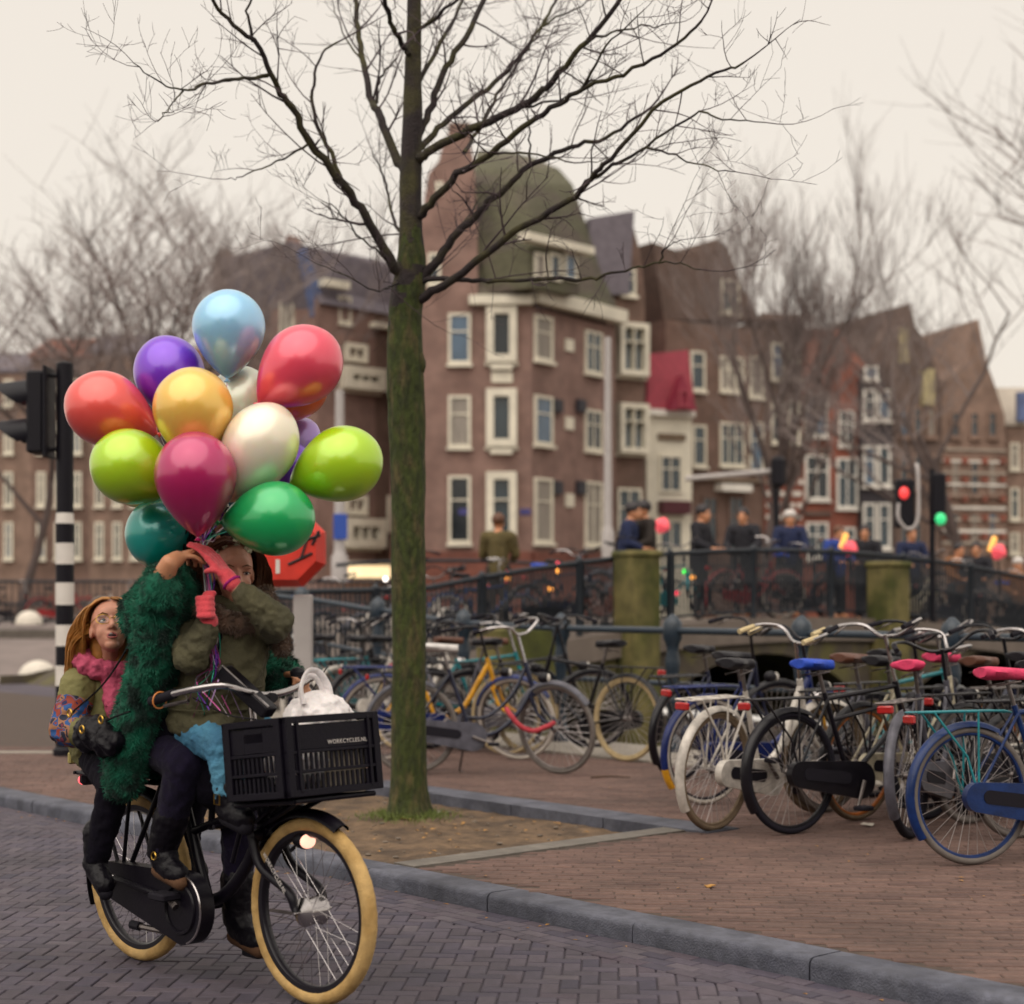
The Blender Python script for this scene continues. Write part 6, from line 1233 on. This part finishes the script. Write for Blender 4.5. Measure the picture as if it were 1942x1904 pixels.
for i in range(14): a = 2*math.pi*i/14; m.ell(V((-.125 + .085*math.cos(a), -.07 + .1*math.sin(a), 1.17 - .03*math.cos(a))), (.045, .045, .042), 10, 8)
chain(m, [(-.06, -.09, 1.12), (-.01, -.10, 1.02), (.0, -.10, .97)], [.045, .05, .04]); hero_mesh('scarf', remesh(m, 'scarf', M_scarf, .007, 3, .01, 24), gb)
m = MB(); chain(m, [(-.18, -.03, .86), (-.19, -.045, 1.0), (-.165, -.055, 1.09)], [.16, .145, .125]); hero_mesh('jacket', remesh(m, 'jacket', M_olive2, .008, 4, .009, 14), gb)
mf = bpy.data.materials.new('floral'); mf.use_nodes = True; N = mf.node_tree.nodes; L = mf.node_tree.links; vo = N.new('ShaderNodeTexVoronoi'); vo.inputs['Scale'].default_value = 40; vo.feature = 'SMOOTH_F1'; vo.inputs['Smoothness'].default_value = .6; tc = N.new('ShaderNodeTexCoord'); cr_ = N.new('ShaderNodeValToRGB'); L.new(tc.outputs['Object'], vo.inputs['Vector']); L.new(vo.outputs['Color'], cr_.inputs[0]); L.new(cr_.outputs[0], N['Principled BSDF'].inputs['Base Color']); N['Principled BSDF'].inputs['Roughness'].default_value = .8
cr_.color_ramp.interpolation = 'CONSTANT'; cl_ = ['#1a2050', '#8e3a2a', '#24508a', '#9a6a4c', '#1c2238', '#6e2a3e']
while len(cr_.color_ramp.elements) < 6: cr_.color_ramp.elements.new(.5)
for i, c in enumerate(cl_): cr_.color_ramp.elements[i].position = i/6; cr_.color_ramp.elements[i].color = (*lin(c), 1)
m = MB(); chain(m, [gsR, lerp(gsR, geR, .4)], [.078, .07]); hero_mesh('sleeve', remesh(m, 'sleeve', M_olive2, .008, 4, .008, 18), gb)
m = MB(); chain(m, [lerp(gsR, geR, .38), geR, lerp(geR, gwR, .35)], [.071, .068, .062]); hero_mesh('floral_sleeve', remesh(m, 'floral_sleeve', mf, .008, 4, .008, 18), gb)
m = MB(); chain(m, [lerp(geR, gwR, .3), lerp(geR, gwR, .85)], [.062, .05]); hero_mesh('cuff', remesh(m, 'cuff', M_olive2, .008, 3, .006, 18), gb)
m = MB(); chain(m, [gsL, (-.06, .14, .95), (.03, .13, .95)], [.075, .068, .05]); hero_mesh('sleeve', remesh(m, 'sleeve', M_olive2, .008, 4, .008, 18), gb)
for h_, k_, a_, t_ in gl_:
    m = MB(); chain(m, [h_, k_], [.085, .066]); chain(m, [k_, a_], [.064, .05]); hero_mesh('trouser_leg', remesh(m, 'trouser_leg', M_blackc, .008, 4, .006, 18), gb)
    m = MB(); chain(m, [a_ + V((0, 0, .09)), a_], [.056, .05]); chain(m, [a_ + V((-.02, 0, -.03)), t_ + V((.02, 0, -.01))], [.046, .038]); bo = hero_mesh('boot', remesh(m, 'boot', M_leath, .006, 3, .003, 30), gb); s_ = MB(); s_.cap(a_ + V((-.03, 0, -.06)), t_ + V((.025, 0, -.04)), .03, .028); s_.build('sole', M_rub, bo)
# ---- handbag on the woman's hip
m = MB(); bc = V((.19, -.325, .93)); m.ell(bc, (.12, .05, .06), 18, 12); m.ell(bc + V((-.05, .01, -.01)), (.09, .05, .07), 16, 10); m.ell(bc + V((.08, 0, -.03)), (.09, .05, .055), 14, 10)
hbg = link('handbag', remesh(m, 'handbag', M_leath, .007, 3, .009, 20)); hbg.matrix_basis = HM
for v in hbg.data.vertices: v.co = v.co + v.normal * .006 * math.sin(v.co.x * 95 + v.co.z * 40 + 2.5 * noise.noise(v.co * 14))
tag(hbg, 'crumpled black leather handbag with gold clips on the coat', 'handbag')
for p0, p1, p2 in (((.10, -.37, 1.0), (.22, -.30, 1.12), (.30, -.22, 1.3)), ((.30, -.35, .98), (.38, -.36, 1.0), (.44, -.34, 1.02))): MB().tube(spline([p0, p1, p2], 6), .007, 6, flat=.5).build('strap', M_leath, hbg)
for c in ((.11, -.385, 1.0), (.305, -.375, .985), (.21, -.395, .945)): MB().torus(.014, .0035, 14, 6, Matrix.Translation(c)).build('clip', M_gold, hbg)
# ---------------------------------------------------------------- people on the bridge
def walker(label, s_, y, rz, jk, tr_m, hr, h=1.74, hat=None, seed=0, bend=0.0, extra=None):
    z = rz_(s_) - 1.0; o_ = BP(s_, y, z); k = h/1.74; m = MB(); Hh = Matrix.Translation((.03 + bend*.2, 0, 1.60*k)); head_shapes(m, Hh, 1.08*k); chain(m, [(bend*.12, 0, 1.4*k), (.01 + bend*.17, 0, 1.52*k)], [.055, .05], 8); chain(m, [(0, 0, .95*k), (bend*.1, 0, 1.4*k)], [.12, .12], 8)
    hands = []
    for sg in (-1, 1):
        sh, el, wr = V((bend*.1, .19*sg, 1.40*k)), V((.08, .25*sg, 1.14*k)), V((.28, .16*sg, 1.06*k)); chain(m, [sh, el, wr], [.045, .04, .03], 8); hand_shapes(m, wr, (1, -.2*sg, .1), (0, .2*sg, 1), 1, (.4, .5, .4), .2, .4, sg); hands.append((sh, el, wr)); chain(m, [(0, .09*sg, .92*k), (.02, .1*sg, .5*k), (0, .1*sg, .07)], [.085, .06, .045], 8); chain(m, [(0, .1*sg, .05), (.14, .1*sg, .04)], [.05, .04], 8)
    b = link('person', remesh(m, 'person', M_skin2, .016, 2)); b.location = o_; b.rotation_euler = (0, 0, rz); tag(b, label, 'person', 'people on the bridge')
    face_parts(b, Hh, 1.08*k, mouth=False, brow=hr)
    m = MB(); chain(m, [(0, 0, .92*k), (.01, 0, 1.1*k), (bend*.1, 0, 1.36*k)], [.16, .155, .15], 8); chain(m, [(bend*.1, -.12, 1.39*k), (bend*.1, .12, 1.39*k)], [.1, .1], 8)
    for sh, el, wr in hands: chain(m, [sh, el, lerp(el, wr, .8)], [.085, .07, .055], 8)
    link('jacket', remesh(m, 'jacket', jk, .02, 3, .012, 9), b)
    m = MB(); 
    for sg in (-1, 1): chain(m, [(0, .09*sg, .92*k), (.02, .1*sg, .5*k), (0, .1*sg, .1)], [.11, .085, .07], 8)
    link('trousers', remesh(m, 'trousers', tr_m, .02, 3, .008, 9), b)
    hm = MB(); hm.ell(Hh @ V((-.02, 0, .055)), (.115*k, .1*k, .105*k), 14, 10) if not hat else hm.ell(Hh @ V((-.005, 0, .075)), (.125*k, .11*k, .085*k), 14, 10)
    hm.build('hat' if hat else 'hair', hat or hr, b)
    return b
M_jn = mat('jacket_navy', '#182244', .85, .15, 8); M_jb = mat('jacket_black', '#1b1a22', .85, .15, 8); M_jt = mat('jacket_tan', '#574c2c', .9, .2, 8); M_jbr = mat('jacket_brown', '#2b231f', .85, .15, 8); M_jblue = mat('jacket_blue', '#213a85', .8, .15, 8); M_jor = mat('jacket_orange', '#8a5a34', .85, .15, 8); M_wool = mat('white_wool', '#c9c2bd', .95, .1, 30)
def bs(u, y=1.6):                                      # position along the bridge for a photo column
    a = (u - CU) / F; return (a*(BX.y + BN.y*y) - BX.x - BN.x*y) / (BE.x - a*BE.y)
for lb_, u, y, rz, jk, tm, hr, h, hat, bend in (
 ('person in tan coat seen from behind near the trunk', 945, 2.2, R(80), M_jt, M_jbr, M_hairb, 1.74, None, 0), ('man in navy jacket leaning in to talk above the first pier', 1188, 1.5, R(-15), M_jn, M_jb, M_haird, 1.78, None, .4), ('person in dark jacket with white scarf facing the navy jacket', 1228, 1.5, R(200), M_jbr, M_jb, M_haird, 1.8, None, .25),
 ('person in black jacket, third from the first stone pier', 1326, 1.3, R(-30), M_jb, M_jb, M_haird, 1.72, None, .2), ('person in black coat raising both hands to the face', 1410, 1.4, R(-110), M_jb, M_jb, M_haird, 1.7, None, .1), ('person in dark coat with white woollen hat', 1498, 1.3, R(-95), M_jn, M_jb, M_haird, 1.7, M_wool, 0), ('person in bright blue jacket near the second pier', 1585, 1.2, R(-60), M_jblue, M_jb, M_hairb, 1.5, None, .3), ('person in black coat beside the second pier', 1640, 1.5, R(-100), M_jb, M_jb, M_haird, 1.62, None, .1),
 ('man in dark blue coat right of the second pier', 1728, 1.3, R(-80), M_jn, M_jb, M_hairb, 1.7, None, 0), ('person in orange jacket on the right half of the bridge', 1815, 1.5, R(-60), M_jor, M_jb, M_haird, 1.62, None, .1), ('person in black coat among those on the bridge far right', 1852, 1.2, R(-110), M_jb, M_jb, M_haird, 1.66, None, .1), ('person with white hat and orange collar at the right end', 1930, 1.3, R(-90), M_jor, M_jb, M_haird, 1.6, M_wool, 0)):
    walker(lb_, bs(u, y), y, rz, jk, tm, hr, h, hat, bend=bend)
# red lit paper lanterns held on the bridge
M_lant = mat('lantern_red', (.9, .1, .13), .5, .1, 20, emit=.3); M_lano = mat('lantern_orange', (1.0, .5, .12), .5, .1, 20, emit=.5)
for i, (u, v, lb_) in enumerate(((1256, 996, 'red lantern behind the couple above the first pier'), (1612, 1040, 'red and orange lantern near the blue jacket'), (1894, 1046, 'red and orange lantern at the right end of the bridge'))):
    q = W(u, v, 26.5); o = empty('lantern', q); tag(o, lb_, 'lantern', 'red lanterns on the bridge'); r_ = .13
    MB().lathe([(.0005, -1.15*r_), (.5*r_, -.8*r_), (r_, -.1*r_), (.9*r_, .3*r_), (.35*r_, .85*r_), (.0005, r_)], 6, Matrix.Rotation(R(25), 4, 'Y')).build('shade', M_lant, o, False)
    if i: MB().cbox((-.13, .02, .08), (.09, .05, .26), .02, Matrix.Rotation(R(20), 4, 'Y')).build('flame_panel', M_lano, o)
    MB().tube([(0, 0, -.15), (.02, 0, -.7)], .012, 5).build('stick', M_blk, o)
# small lights and glints of the bikes on the bridge
M_lw = mat('lamp_white', (1.0, .9, .8), .4, 0, emit=2.2); M_lo = mat('lamp_orange', (1.0, .38, .06), .4, 0, emit=1.6); M_lr = mat('lamp_red', (1.0, .05, .1), .4, 0, emit=1.3); M_lg = mat('lamp_green', (.05, 1.0, .1), .4, 0, emit=1.6)
for u, v, m, lb_ in ((962, 1086, M_lr, 'small red bike light under the bridge rail behind the trunk'), (963, 1098, M_lo, 'small orange bike light right of the trunk'), (1044, 1117, M_lo, 'orange bike light low on the bridge railing'), (1058, 1070, M_lr, 'red bike light near the rail top left of the first pier'), (1059, 1083, M_lo, 'orange bike light below the red one left of the first pier'), (1299, 1084, M_lg, 'bright green light on the bridge railing'), (1314, 1095, M_lo, 'tiny orange light beside the green one'), (731, 1098, M_lw, 'yellowish lamp left of the trunk at the bridge rail'), (1285, 1125, M_lr, 'faint red light on a bike below the green light')):
    q = W(u, v, 23.8 + (u - 1000) * .002); b = MB(); b.lathe([(.02, -.02), (.034, -.012), (.034, .0), (.02, .02), (.0005, .026)], 10, Matrix.Rotation(R(90), 4, 'X')); o = b.build('bike_light', m); o.location = q; tag(o, lb_, 'light', 'small lights along the bridge railing')

bpy.data.scenes.remove(_tmp)
